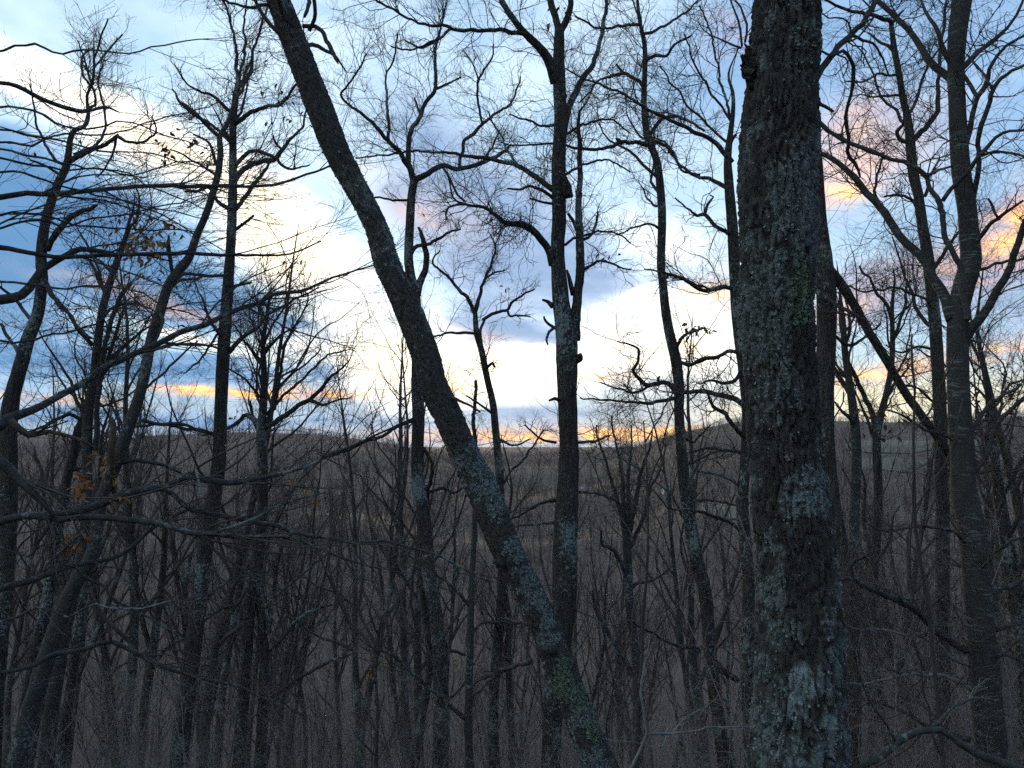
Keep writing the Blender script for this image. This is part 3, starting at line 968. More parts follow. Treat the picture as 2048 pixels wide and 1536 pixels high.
def near_bark(tree, z0, z1, step, nseg, plate=(0.034, 0.12), amp=0.009, lichen=0.5, seed=1, patches=(), stretch_dir=None):
    """Real furrowed bark for a close trunk: plates and cracks as displaced geometry."""
    P, R = tree.raw
    PR = spline(np.column_stack([P, R]), step)
    C, R = PR[:, :3], PR[:, 3]
    n = len(C)
    T = np.gradient(C, axis=0); T = nz(T)
    if T[:, 2].mean() < 0: T = -T
    A = nz(np.cross(np.array([0.0, 1.0, 0.0]), T)); B = np.cross(T, A)
    th = np.linspace(0, 2 * math.pi, nseg, endpoint=False)
    cs, sn = np.cos(th), np.sin(th)
    N = cs[None, :, None] * A[:, None] + sn[None, :, None] * B[:, None]
    arc = np.concatenate([[0], np.cumsum(np.linalg.norm(np.diff(C, axis=0), axis=1))])
    rm = float(np.median(R))
    Rg = np.broadcast_to(R[:, None], (n, nseg)).ravel()
    # coordinates on the unrolled surface, kept seamless by using the ring itself
    q = np.stack([np.broadcast_to(cs * rm, (n, nseg)).ravel(), np.broadcast_to(sn * rm, (n, nseg)).ravel(), np.repeat(arc, nseg)], 1)
    wv = np.stack([fbm(q * 9 + 5, 2, seed), fbm(q * 9 + 15, 2, seed + 1), fbm(q * 6 + 25, 2, seed + 2)], 1) - 0.5
    pw, pl = plate
    qq = (q + wv * np.array([0.035, 0.035, 0.16])) / np.array([pw, pw, pl])
    f1, f2, cid = cells(qq, seed)
    edge = np.clip((f2 - f1) / 0.20, 0, 1); edge = edge * edge * (3 - 2 * edge)
    # long furrows between the ridges, running with the grain
    n1 = fbm((q + wv * np.array([0.02, 0.02, 0.05])) / np.array([pw * 0.8, pw * 0.8, pl * 2.6]), 3, seed + 61, 0.55)
    furrow = np.clip(np.abs(n1 - 0.5) / 0.085, 0, 1) ** 0.7
    edge = edge * (0.25 + 0.75 * furrow)
    g1, g2, gid = cells((q + wv * 0.02) / np.array([pw * .38, pw * .38, pl * .16]), seed + 50)
    small = np.clip((g2 - g1) / 0.35, 0, 1)
    rough = fbm(q * 120, 3, seed + 7) - 0.5
    broad = fbm(q * np.array([5, 5, 2.2]), 3, seed + 9) - 0.5
    h = amp * (edge * (0.85 + 0.3 * cid) - 0.8) + amp * 0.24 * (small * (0.6 + 0.8 * gid) - 0.5) + amp * 0.45 * rough + broad * rm * 0.10
    lich = sstep(0.46, 0.60, fbm(q * np.array([16, 16, 12]), 4, seed + 21, 0.6) * 0.62 + fbm(q * np.array([3.2, 3.2, 1.7]), 3, seed + 23) * 0.55 - 0.10 + (lichen - 0.5) * 0.25)
    lich = lich * sstep(0.15, 0.6, edge) * (0.35 + 0.65 * gid)
    V = (C[:, None] + N * (R[:, None, None])).reshape(-1, 3)
    green = np.zeros(len(V)); big = np.zeros(len(V))
    Nf = N.reshape(-1, 3)
    # patch centres given in photograph pixels on the side facing the camera
    d = V - CAM
    yc = d[:, 1] * math.cos(PITCH) + d[:, 2] * math.sin(PITCH); zc = d[:, 2] * math.cos(PITCH) - d[:, 1] * math.sin(PITCH)
    u = W / 2 + F * d[:, 0] / np.maximum(yc, .1); v = H / 2 - F * zc / np.maximum(yc, .1)
    front = (Nf * nz(d)).sum(1) < 0.1
    edge_n = (fbm(q * 30, 3, seed + 31) - 0.5)
    for (px, py, rx, ry, wl, wg, solid) in patches:
        m = 1.0 - np.hypot((u - px) / rx, (v - py) / ry) + edge_n * 0.9
        m = np.where(front, sstep(0.0, 0.25, m), 0)
        lich = np.maximum(lich * (1 - m * (wl < 0)), m * max(wl, 0) * (solid * 1.0 + (1 - solid) * sstep(0.42, 0.55, fbm(q * 70, 3, seed + 37))))
        green = np.maximum(green, m * wg)
        big = np.maximum(big, m * solid)
    h = h + big * 0.0025
    Vd = V + Nf * h[:, None]
    i, j = np.meshgrid(np.arange(n - 1), np.arange(nseg), indexing='ij'); j2 = (j + 1) % nseg
    Fq = np.stack([i * nseg + j, (i + 1) * nseg + j, (i + 1) * nseg + j2, i * nseg + j2], -1).reshape(-1, 4)
    tree.trunk = link('trunk', mesh_from('trunk', Vd - tree.base, [Fq, np.arange(nseg)[None], (np.arange(nseg) + (n - 1) * nseg)[None, ::-1]],
                                         M['near'], True, {'lichen': lich, 'green': green, 'pale': big}), tree.obj)
    return dict(V=Vd, N=Nf, lich=lich, green=green, u=u, v=v, front=front, q=q, F=Fq, n=n, nseg=nseg)


def flakes(tree, S_, prob, count, size, mat, name, seed):
    """Leafy lichen scales standing proud of the bark."""
    g = np.random.default_rng(seed)
    p = prob / prob.sum()
    idx = g.choice(len(p), size=count, p=p)
    k = 7
    a = np.linspace(0, 2 * math.pi, k, endpoint=False)
    N = S_['N'][idx]; N = nz(N + g.normal(size=N.shape) * 0.55)
    X = nz(np.cross(N, g.normal(size=N.shape))); Y = np.cross(N, X)
    s = size * g.uniform(0.5, 1.35, count)
    rad = g.uniform(0.55, 1.15, (count, k))
    ring = X[:, None] * (np.cos(a)[None, :, None] * rad[..., None]) + Y[:, None] * (np.sin(a)[None, :, None] * rad[..., None]) + N[:, None] * g.uniform(0.0, 0.55, (count, k, 1))
    c = S_['V'][idx] + S_['N'][idx] * 0.0015
    V = np.concatenate([c[:, None] , c[:, None] + ring * s[:, None, None]], 1).reshape(-1, 3)
    b = np.arange(count)[:, None] * (k + 1)
    j = np.arange(k)[None]
    Ft = np.stack([np.broadcast_to(b, (count, k)), b + 1 + j, b + 1 + (j + 1) % k], -1).reshape(-1, 3)
    link(name, mesh_from(name, V - tree.base, Ft, mat, False), tree.trunk, kind='stuff')

# ------------------------------------------------------------------ 1: the thick lichen-crusted oak
T1 = Tree('oak_tree', 'thickest trunk, furrowed and crusted with grey lichen, standing nearest the camera', 3.6,
          [(1573, 0, 127), (1570, 85, 135), (1563, 171, 137), (1560, 256, 148), (1556, 342, 152), (1556, 444, 147), (1554, 500, 142), (1551, 602, 141),
           (1554, 705, 142), (1562, 773, 139), (1565, 842, 140), (1572, 910, 139), (1583, 1025, 143), (1596, 1148, 149), (1600, 1284, 159), (1600, 1387, 168),
           (1596, 1455, 174), (1594, 1536, 180)], 'near', 'oak', up=1.2, own_trunk=False, top_taper=0.75)
S1 = near_bark(T1, 0, 0, 0.0085, 170, (0.032, 0.16), 0.024, 0.46, 3, [
    (1602, 1368, 30, 46, 1.0, 0.0, 1.0), (1610, 1000, 55, 80, 0.95, 0.0, 0.0), (1600, 590, 26, 70, 0.9, 0.8, 0.2), (1655, 1240, 24, 40, 0.9, 0.0, 0.0),
    (1540, 640, 60, 200, 0.6, 0.0, 0.0), (1590, 380, 70, 120, 0.6, 0.0, 0.0), (1600, 110, 40, 80, 0.25, 0.12, 0.0), (1545, 1180, 26, 130, 0.75, 0.0, 0.0),
    (1660, 1450, 16, 20, 1.0, 0.0, 0.7), (1590, 1500, 30, 34, 0.9, 0.0, 0.2), (1530, 1490, 20, 60, 0.8, 0.0, 0.0),
    (1620, 1050, 34, 22, -1, 0.0, 0.0), (1535, 1130, 14, 30, -1, 0.0, 0.0), (1548, 930, 26, 34, -1, 0.0, 0.0), (1600, 700, 20, 60, -1, 0.0, 0.0),
    (1625, 800, 22, 120, -1, 0.0, 0.0), (1585, 1310, 22, 26, -1, 0.0, 0.0), (1540, 300, 50, 30, -1, 0.0, 0.0), (1640, 1180, 18, 110, -1, 0.0, 0.0)])
flakes(T1, S1, S1['lich'] * (S1['green'] < 0.4) ** 1.0 + 1e-5, 12000, 0.0058, M['lichen'], 'lichen', 31)
flakes(T1, S1, S1['lich'] * S1['green'] + 1e-7, 1300, 0.009, M['greenlichen'], 'lichen', 32)
T1.limb([(1625, 172, 17), (1636, 148, 15), (1648, 130, 14), (1662, 110, 13), (1681, 86, 12), (1701, 70, 12), (1720, 47, 11), (1740, 20, 11), (1753, -4, 10), (1770, -60, 9)], 0.7, k=10)
T1.limb([(1701, 70, 7), (1722, 78, 6), (1745, 90, 5), (1768, 120, 4), (1778, 150, 3)], 0.3, at=0.6)
T1.limb([(1630, 205, 8), (1648, 212, 7), (1666, 222, 6)], 0.1, twig=False, name='broken_stub', mat='deadwood')
T1.limb([(1660, 114, 6), (1686, 100, 7), (1696, 120, 8), (1704, 150, 8), (1698, 190, 7), (1690, 230, 7), (1697, 270, 7), (1694, 300, 8), (1710, 330, 7), (1722, 356, 4)], 0.4, at=0.45)
# the torn stub on the oak's side
bs = []
g = np.random.default_rng(8)
for q in range(44):
    y0 = 96 + q * 1.75
    out = 20 * math.sin(q / 43 * 2.6 + 0.35) + g.uniform(-4, 5)
    a = pix(1508, y0 + 12, 3.60 + g.normal() * 0.03); b = pix(1505 - out, y0 - g.uniform(-6, 18), 3.58 + g.normal() * 0.04)
    bs.append((np.array([a, (a + b) / 2 + g.normal(size=3) * 0.008, b]), np.array([0.020, 0.015, 0.004]) * g.uniform(.6, 1.2)))
V, Fq = rings(np.array([b[0] for b in bs]), np.array([b[1] for b in bs]), 6, 0.35, 4)
link('broken_stub', mesh_from('broken_stub', V - T1.base, Fq, M['near']), T1.trunk, label='torn dark stub of broken wood on the upper side')
for pts in ([(1484, 92, 5), (1478, 60, 5), (1468, 25, 4), (1458, -10, 3)], [(1490, 84, 5), (1492, 50, 5), (1480, 15, 4), (1462, -10, 3)], [(1482, 96, 5), (1452, 84, 4), (1420, 70, 3), (1402, 52, 2)]):
    T1.limb(pts, 0.1, d0=3.62)
T1.grow(0.9, 0.45, 3, 0.9)

# ------------------------------------------------------------------ 2: the leaning trunk
T2 = Tree('oak_tree', 'leaning trunk slanting across the middle with lichen and green moss near its foot', 7.5,
          [(557, 0, 48), (595, 102, 52), (635, 205, 55), (676, 308, 52), (748, 444, 46), (773, 525, 52), (809, 602, 54), (849, 705, 57), (868, 773, 57),
           (901, 842, 58), (930, 910, 58), (965, 978, 64), (980, 1018, 64), (1020, 1113, 59), (1056, 1182, 58), (1088, 1250, 57), (1114, 1319, 59),
           (1142, 1387, 58), (1166, 1455, 58), (1201, 1536, 66)], 'near', 'oak', up=1.8, own_trunk=False, base_dd=-0.5, top_taper=0.7)
pl = [(978, 950, 28, 24, 1, 0, 0.0), (992, 1005, 26, 40, .95, 0, 0.0), (1034, 1098, 26, 30, 1, 0, 0.0), (1056, 1155, 20, 30, .9, 0, 0.0), (1082, 1200, 16, 30, .95, 0, 0.0),
      (1096, 1245, 16, 26, 1, 0, 0.0), (1094, 1278, 28, 20, 1, 0, 0.0), (1126, 1362, 22, 52, 1, .85, 0.2), (1158, 1405, 20, 40, .9, .3, 0.0), (1186, 1462, 14, 26, 1, .9, 0.3),
      (1172, 1430, 20, 26, .9, 0, 0.0), (1196, 1500, 12, 20, .8, .2, 0.0), (1000, 1150, 18, 40, -1, 0, 0), (1060, 1260, 14, 50, -1, 0, 0), (1120, 1440, 20, 50, -1, 0, 0), (960, 1040, 16, 40, -1, 0, 0)]
S2 = near_bark(T2, 0, 0, 0.016, 96, (0.026, 0.11), 0.015, 0.40, 13, pl)
flakes(T2, S2, S2['lich'] * (S2['green'] < .3) * (0.22 + 1.0 * (S2['v'] > 925)) + 1e-6, 8000, 0.011, M['lichen'], 'lichen', 41)
flakes(T2, S2, S2['lich'] * S2['green'] + 1e-7, 2600, 0.012, M['greenlichen'], 'lichen', 42)
T2.limb([(1004, 1130, 18), (995, 1126, 17), (988, 1122, 8)], -0.12, d0=T2.dep_at(1130) - 0.12, twig=False, name='knot', mat='near', k=10)
T2.limb([(1106, 1300, 20), (1094, 1300, 19), (1085, 1298, 9)], -0.1, d0=T2.dep_at(1300) - 0.12, twig=False, name='knot', mat='near', k=10)
T2.limb([(607, 52, 9), (630, 55, 9), (645, 60, 9), (652, 80, 9), (665, 100, 10), (672, 115, 7), (678, 127, 3)], -0.3, twig=False)
T2.limb([(618, 62, 8), (628, 40, 8), (628, 15, 8), (624, -20, 7)], -0.2, at=0.2)
T2.limb([(612, -20, 8), (616, 10, 8), (609, 34, 6)], -0.2, d0=7.3, twig=False, name='broken_stub')
T2.limb([(880, 790, 9), (930, 805, 5), (960, 822, 4)], -0.2, t0=.6)
T2.limb([(1010, 1235, 6), (1040, 1246, 7), (1075, 1248, 8)][::-1], 0.6)
T2.limb([(1060, 1325, 9), (1020, 1335, 8), (980, 1350, 6), (950, 1365, 4)], 0.8)
T2.limb([(540, 10, 8), (500, 12, 6), (470, 8, 5), (430, -10, 4)], -0.8)
T2.wild_limbs(10, 0.0, 0.22, 1.8)
T2.grow(0.8, 0.6, 3, 0.8)

# ------------------------------------------------------------------ 3: the straight twin-stemmed tree in the middle
T3 = Tree('oak_tree', 'straight tree in the middle, forked at the top, with a witch-broom tangle on its limb', 10.5,
          [(1119, 58, 20), (1118, 90, 23), (1118, 154, 26), (1121, 239, 26), (1117, 342, 29), (1118, 444, 29), (1115, 500, 28), (1122, 602, 35), (1133, 680, 43),
           (1134, 720, 44), (1135, 808, 38), (1138, 910, 39), (1133, 1025, 46), (1130, 1113, 49), (1126, 1216, 50), (1112, 1350, 44), (1105, 1450, 38), (1102, 1536, 38)],
          'oak', 'oak', up=0, k=22, lump=0.08)
A = T3.limb
A([(1119, 66, 16), (1110, 36, 15), (1101, 0, 14), (1096, -60, 12), (1090, -160, 7)], 0.3)
A([(1121, 62, 15), (1133, 40, 14), (1141, 8, 12), (1144, -50, 10), (1160, -130, 6)], -0.3)
A([(1112, 165, 24), (1096, 118, 20), (1072, 88, 17), (1048, 66, 15), (1028, 40, 13), (1012, 15, 12), (1000, -12, 11), (985, -80, 7)], -0.8, k=10)
A([(1050, 68, 10), (1010, 60, 9), (960, 61, 8), (900, 55, 7), (860, 50, 6), (830, 40, 5), (800, 30, 5), (770, 10, 5), (755, 0, 5), (740, -30, 4)], -0.9, at=.5)
A([(900, 58, 6), (880, 75, 6), (850, 92, 5), (820, 100, 4), (780, 92, 3)], -0.4, at=.62)
A([(1128, 262, 15), (1134, 228, 14), (1146, 196, 13), (1165, 160, 12), (1185, 130, 10), (1200, 80, 9), (1208, 40, 8), (1213, 0, 7), (1216, -50, 5)], 0.8, k=10)
A([(1149, 680, 24), (1151, 625, 21), (1156, 590, 19), (1160, 540, 18), (1160, 480, 17), (1158, 420, 14), (1160, 340, 11), (1159, 280, 9), (1158, 228, 6), (1165, 215, 4), (1178, 195, 3)], 0.5, k=10, t0=.15)
A([(1158, 470, 8), (1145, 440, 7), (1135, 425, 6)], -0.1, at=.5, twig=False)
A([(1160, 545, 8), (1180, 530, 6), (1200, 520, 5), (1235, 533, 4), (1262, 540, 3)], -0.4, at=.3)
A([(1160, 480, 7), (1182, 470, 6), (1192, 440, 5), (1196, 425, 4)], 0.3, at=.45)
A([(1146, 590, 10), (1140, 560, 9), (1134, 540, 4)], -.1, at=.25, twig=False, name='broken_stub')
A([(1106, 530, 18), (1098, 505, 16), (1088, 486, 15), (1070, 465, 15), (1045, 450, 14), (1010, 445, 10), (985, 425, 8), (970, 415, 7), (930, 408, 5), (905, 395, 4), (896, 350, 3)], -1.0, k=10)
broomP, broomR = T3.branches[-1][0], T3.branches[-1][1]
A([(930, 408, 5), (905, 412, 4), (893, 420, 4), (893, 440, 3)], -.1, at=.8)
A([(1107, 380, 13), (1075, 357, 11), (1040, 335, 10), (1000, 320, 9), (950, 313, 8), (890, 305, 6), (830, 302, 5), (770, 310, 4), (712, 315, 3)], 0.9)
A([(1040, 338, 6), (1020, 310, 5), (1005, 280, 4), (990, 250, 4), (975, 225, 3)], .4, at=.25)
A([(1106, 396, 8), (1085, 380, 7), (1060, 372, 6), (1040, 378, 5), (1014, 379, 4)], -.5)
A([(1107, 408, 6), (1080, 402, 5), (1060, 398, 4)], -.3)
A([(1105, 612, 12), (1096, 604, 8), (1085, 600, 5)], -.15, twig=False, name='broken_stub')
A([(1108, 655, 7), (1097, 648, 6), (1090, 640, 5), (1088, 632, 4)], -.2, twig=False)
A([(1110, 655, 7), (1098, 664, 6), (1092, 680, 5), (1095, 690, 3)], -.2, twig=False)
A([(1118, 800, 8), (1108, 797, 7), (1098, 802, 4)], -.2, twig=False)
A([(1152, 720, 18), (1160, 716, 14), (1160, 708, 8)], -.1, twig=False, name='broken_stub')
A([(1112, 885, 6), (1090, 880, 5), (1070, 868, 4), (1050, 850, 3)], -.4)
A([(1156, 885, 6), (1190, 882, 5), (1220, 872, 4)], .5)
A([(1110, 1000, 7), (1092, 1002, 6), (1060, 1020, 5), (1020, 1040, 4)], .6)
A([(1110, 1045, 7), (1080, 1047, 5), (1030, 1052, 4)], .5)
A([(1155, 985, 6), (1190, 985, 5), (1230, 1000, 4), (1260, 1018, 3)], .6)
A([(1137, 395, 20), (1134, 372, 18), (1128, 350, 6)], -.05, d0=10.35, twig=False, name='knot')
for yy in (250, 330, 470): A([(1130, yy + 20, 6), (1165, yy, 5), (1215, yy - 10, 4), (1260, yy + 15, 3)], .7)
A([(1106, 250, 7), (1080, 252, 5), (1050, 238, 4), (1020, 228, 3)], -.6)
nb = 85   # the witch's broom: a snarl of short curling shoots
bi = rng.uniform(0.25, 0.62, nb)
p0, r0_, _ = resample(broomP, broomR, 20)
Bp, Br = sprout(p0[None], r0_[None], np.zeros(nb, int), bi, rng.uniform(.2, .85, nb), rng.uniform(0.7, 1.7, nb), 0.34, -0.16, 9, 1.0, .4, .002, .005, .5)
T3.twigs.append((Bp, Br, 3))
bi = np.repeat(np.arange(nb), 3)
Bp, Br = sprout(Bp, Br, bi, rng.uniform(.2, .9, nb * 3), rng.uniform(.08, .28, nb * 3), rng.uniform(.5, 1.2, nb * 3), 0.45, -0.1, 4, 1.0, .8, .0015, .003, .6)
T3.twigs.append((Bp, Br, 3))
T3.grow(0.95, 0.8, 3, 1.0, stem_from=500)
T3.leaves(1118, 25, 14, 12, 7, 'oakleaf', .11)
T3.leaves(1225, 510, 25, 14, 6, 'oakleaf', .10)

# ------------------------------------------------------------------ 4: the crooked dark tree right of it
T4 = Tree('oak_tree', 'slim dark tree with a swerving trunk between the straight tree and the thick trunk', 12.0,
          [(1275, 0, 6), (1279, 40, 8), (1290, 102, 10), (1288, 205, 12), (1295, 273, 15), (1309, 308, 15), (1317, 342, 16), (1324, 427, 17), (1322, 525, 17), (1325, 560, 17),
           (1331, 620, 19), (1340, 671, 20), (1350, 712, 22), (1358, 773, 21), (1358, 825, 20), (1362, 893, 21), (1368, 961, 24), (1378, 1030, 25), (1392, 1113, 27), (1409, 1182, 27),
           (1416, 1250, 26), (1421, 1319, 26), (1430, 1387, 26), (1439, 1455, 26), (1450, 1536, 27)], 'oak', 'oak', up=1.2)
A = T4.limb
A([(1297, 290, 11), (1265, 285, 8), (1238, 283, 8), (1215, 297, 7), (1180, 299, 7), (1150, 294, 6), (1110, 287, 5), (1060, 290, 4), (1000, 285, 3)], -0.8)
A([(1244, 287, 8), (1236, 279, 7), (1232, 277, 5)], -.1, at=.15, twig=False)
A([(1288, 175, 9), (1270, 155, 7), (1245, 145, 8), (1215, 155, 5), (1195, 165, 4), (1160, 205, 3)], 0.6)
A([(1245, 145, 5), (1232, 128, 4)], .1, at=.4, twig=False)
A([(1280, 50, 7), (1240, 53, 6), (1205, 58, 5), (1150, 30, 4)], -.5)
A([(1284, 70, 7), (1310, 60, 6), (1345, 42, 5), (1380, 15, 4), (1410, -10, 3)], .6)
A([(1290, 120, 9), (1310, 112, 7), (1330, 112, 6), (1350, 90, 5), (1385, 70, 4)], -.6)
A([(1300, 268, 9), (1320, 245, 8), (1345, 232, 7), (1375, 240, 6), (1410, 262, 5)], -.5)
A([(1303, 280, 8), (1330, 290, 7), (1350, 310, 6), (1362, 340, 5), (1400, 352, 4)], .5)
A([(1326, 560, 7), (1345, 548, 7), (1370, 556, 6), (1400, 575, 5), (1440, 580, 4)], .5)
A([(1322, 460, 6), (1300, 448, 5), (1270, 455, 4), (1235, 470, 3)], -.6)
A([(1355, 788, 12), (1332, 765, 10), (1300, 770, 9), (1275, 756, 8), (1265, 740, 7), (1275, 720, 6), (1278, 700, 5), (1262, 690, 4), (1235, 682, 3)], -.8)
A([(1300, 770, 6), (1270, 785, 5), (1240, 780, 4), (1200, 765, 3)], -.3, at=.25)
A([(1318, 766, 7), (1316, 757, 6), (1320, 752, 4)], 0, at=.15, twig=False)
A([(1355, 795, 9), (1310, 804, 7), (1260, 806, 5), (1215, 800, 4), (1160, 795, 3)], -.5)
A([(1352, 700, 8), (1362, 678, 7), (1380, 664, 6), (1410, 655, 4)], -.4)
A([(1350, 720, 7), (1370, 728, 8), (1395, 724, 6), (1420, 715, 4)], .3)
A([(1362, 870, 6), (1385, 885, 5), (1395, 875, 4), (1420, 850, 3)], .3)
A([(1368, 930, 6), (1400, 920, 5), (1440, 900, 4), (1480, 905, 4)], .4)
A([(1372, 1010, 7), (1400, 1000, 6), (1440, 1005, 5), (1480, 1015, 4)], .4)
A([(1428, 1330, 16), (1450, 1345, 14), (1475, 1360, 12)], .5, twig=False)
A([(1400, 1295, 10), (1380, 1292, 8), (1350, 1292, 6), (1310, 1270, 5), (1260, 1240, 4)], -.5)
T4.wild_limbs(8, .02, .3, 1.6)
T4.grow(1.0, 0.85, 3, 1.0, stem_from=480)
T4.leaves(1390, 660, 36, 14, 26, 'oakleaf', .10)

# ------------------------------------------------------------------ 5: forked crooked crown behind the leaning trunk
T5 = Tree('oak_tree', 'tree behind the leaning trunk with a wide zigzag crown of dark limbs', 13.0,
          [(829, 357, 17), (823, 393, 17), (820, 444, 18), (817, 513, 19), (821, 550, 20), (830, 600, 24), (835, 705, 24), (835, 773, 26), (837, 842, 25), (835, 910, 26), (838, 978, 28),
           (848, 1045, 30), (858, 1148, 28), (874, 1250, 28), (880, 1353, 29), (882, 1455, 31), (880, 1536, 33)], 'oak', 'oak', up=0)
A = T5.limb
A([(828, 366, 14), (818, 328, 12), (817, 290, 10), (825, 256, 10), (841, 232, 9), (851, 205, 9), (871, 178, 8), (871, 137, 7), (871, 102, 6), (878, 68, 5), (885, 40, 4), (892, 15, 3)], .6)
A([(841, 232, 5), (835, 210, 4), (829, 195, 3)], 0, at=.4, twig=False)
A([(871, 178, 6), (895, 168, 5), (923, 155, 3)], .3, at=.55)
A([(878, 72, 5), (860, 90, 5), (840, 95, 4), (810, 82, 3)], -.3, at=.9)
A([(826, 352, 12), (813, 325, 10), (796, 300, 10), (776, 280, 9), (755, 256, 8), (741, 239, 7), (714, 222, 6), (694, 208, 5), (682, 191, 5), (697, 171, 4), (718, 137, 4), (731, 106, 3)], -.9)
A([(776, 278, 7), (778, 240, 6), (772, 190, 5), (772, 155, 4), (790, 110, 4), (795, 70, 3)], .4, at=.35)
A([(830, 360, 14), (858, 345, 11), (885, 331, 11), (909, 340, 10), (940, 333, 9), (967, 325, 9), (988, 314, 8), (1008, 301, 6), (1022, 288, 4)], .8)
A([(919, 336, 7), (926, 290, 7), (943, 267, 8), (964, 249, 7), (988, 229, 6), (1015, 212, 5), (1032, 188, 4), (1042, 154, 3)], .5, at=.45)
A([(965, 248, 5), (958, 212, 5), (957, 160, 5), (977, 126, 4), (988, 90, 3)], .2, at=.5)
A([(957, 160, 4), (945, 130, 3), (930, 105, 3)], .2, at=.6)
A([(967, 322, 6), (985, 290, 4), (1000, 260, 3)], .2, at=.8)
A([(885, 333, 6), (903, 365, 5), (915, 390, 5), (930, 405, 4)], -.2, at=.3)
A([(820, 400, 6), (790, 400, 5), (750, 395, 4)], -.4)
A([(822, 506, 10), (835, 490, 8), (860, 485, 7), (880, 475, 6), (920, 456, 4)], .4)
A([(832, 590, 20), (841, 560, 15), (850, 540, 13), (852, 515, 12), (848, 490, 11), (842, 468, 8), (836, 455, 4)], .2, twig=False, name='limb')
A([(828, 840, 9), (800, 850, 8), (770, 868, 7), (740, 880, 7), (710, 895, 6), (680, 905, 5), (640, 920, 4)], -1.0)
A([(846, 895, 8), (865, 930, 7), (862, 960, 8), (855, 985, 8), (860, 1010, 6)], .5)
A([(858, 985, 6), (885, 975, 7), (905, 985, 5), (930, 975, 4)], .3, at=.6)
A([(846, 1060, 14), (840, 1110, 14), (846, 1180, 15), (852, 1240, 15), (860, 1330, 14), (850, 1400, 15), (838, 1470, 18), (828, 1536, 20)], .4, k=10, twig=False)
A([(888, 1300, 7), (905, 1302, 6), (930, 1310, 5)], .3)
T5.grow(1.0, 0.85, 3, 1.0, stem_from=480)
T5.leaves(870, 440, 40, 30, 5, 'oakleaf', .08)

# ------------------------------------------------------------------ 6: slender tree beside the leaning trunk
T6 = Tree('oak_tree', 'slender forked tree just right of the leaning trunk, against the bright sunset', 14.0,
          [(950, 620, 9), (953, 664, 12), (964, 705, 13), (974, 756, 13), (986, 808, 14), (991, 859, 15), (996, 910, 16), (999, 944, 17), (1002, 1040, 17), (1004, 1120, 18), (1003, 1199, 19),
           (993, 1319, 21), (986, 1421, 21), (989, 1536, 22)], 'oak', 'oak', up=0, k=12)
A = T6.limb
A([(950, 628, 9), (933, 592, 8), (916, 575, 7), (899, 555, 6), (878, 541, 5), (865, 520, 4), (880, 500, 3)], -.5)
A([(951, 622, 9), (960, 589, 7), (970, 558, 6), (984, 527, 5), (990, 500, 4), (982, 470, 3)], .4)
A([(970, 558, 4), (990, 545, 4), (1010, 540, 3)], .2, at=.5)
A([(965, 640, 7), (988, 626, 7), (1015, 620, 6), (1032, 599, 5), (1056, 585, 4), (1070, 578, 3)], -.4)
A([(1015, 620, 5), (1020, 632, 5), (1040, 630, 4), (1062, 634, 3)], -.2, at=.5)
A([(955, 668, 6), (936, 666, 6), (902, 666, 5), (871, 672, 4), (840, 690, 3)], -.5)
A([(964, 690, 5), (962, 660, 6), (970, 640, 5)], .2, twig=False)
A([(974, 735, 6), (985, 726, 6), (990, 735, 5)], -.2)
A([(988, 830, 6), (965, 812, 5), (945, 800, 4), (930, 792, 3)], -.4)
A([(1000, 980, 6), (1018, 950, 5), (1040, 925, 5), (1065, 895, 4), (1090, 860, 3)], .6)
A([(952, 760, 7), (950, 800, 7), (947, 850, 8), (950, 885, 8), (948, 930, 8), (950, 1000, 9)][::-1], .3, d0=13.6)
A([(1000, 880, 6), (1030, 890, 4), (1060, 878, 3)], .2)
T6.grow(0.95, 0.8, 3, 1.0, stem_from=760)
T6.leaves(1010, 570, 50, 20, 5, 'oakleaf', .08)

# ------------------------------------------------------------------ 7: dark pole-like young tree
T7 = Tree('maple_tree', 'pole-thin dark young tree left of the leaning trunk foot, with upswept side limbs', 10.0,
          [(952, 930, 7), (950, 1011, 10), (948, 1079, 11), (943, 1182, 13), (940, 1284, 15), (938, 1387, 15), (936, 1455, 16), (940, 1536, 17)], 'smooth', 'maple', up=0.4, k=10)
A = T7.limb
A([(941, 1215, 8), (919, 1189, 7), (900, 1170, 6), (882, 1155, 5), (850, 1130, 4), (800, 1105, 3)], -.5)
A([(930, 1437, 10), (905, 1415, 8), (865, 1380, 7), (830, 1350, 6), (806, 1329, 5), (776, 1305, 4), (740, 1300, 3)], -.6)
A([(942, 1268, 7), (964, 1247, 6), (1000, 1246, 5), (1049, 1245, 4)], .5)
A([(942, 1370, 8), (960, 1357, 7), (985, 1348, 6), (1030, 1335, 4)], .5)
A([(942, 1395, 7), (965, 1375, 6), (985, 1355, 5), (1000, 1330, 3)], .7)
T7.grow(0.8, .8, 3, .8)

# ------------------------------------------------------------------ 8: tall tree on the left
T8 = Tree('oak_tree', 'tall straight dark tree on the left whose trunk crosses the orange streak', 12.0,
          [(478, 160, 12), (470, 205, 13), (466, 256, 14), (466, 308, 15), (465, 410, 18), (461, 500, 19), (455, 585, 22), (449, 671, 24), (444, 756, 25), (441, 842, 25), (439, 910, 27),
           (431, 978, 28), (423, 1028, 29), (408, 1113, 31), (396, 1216, 32), (383, 1319, 33), (371, 1404, 34), (361, 1490, 35), (357, 1536, 36)], 'oak', 'oak', up=0)
A = T8.limb
A([(478, 172, 10), (473, 137, 8), (470, 85, 6), (458, 34, 5), (445, -5, 4), (440, -60, 3)], .4)
A([(480, 172, 10), (489, 164, 9), (502, 130, 7), (513, 79, 5), (533, 20, 4), (540, -30, 3)], -.3)
A([(476, 170, 7), (482, 135, 6), (490, 90, 5), (488, 40, 4), (500, -20, 3)], .5)
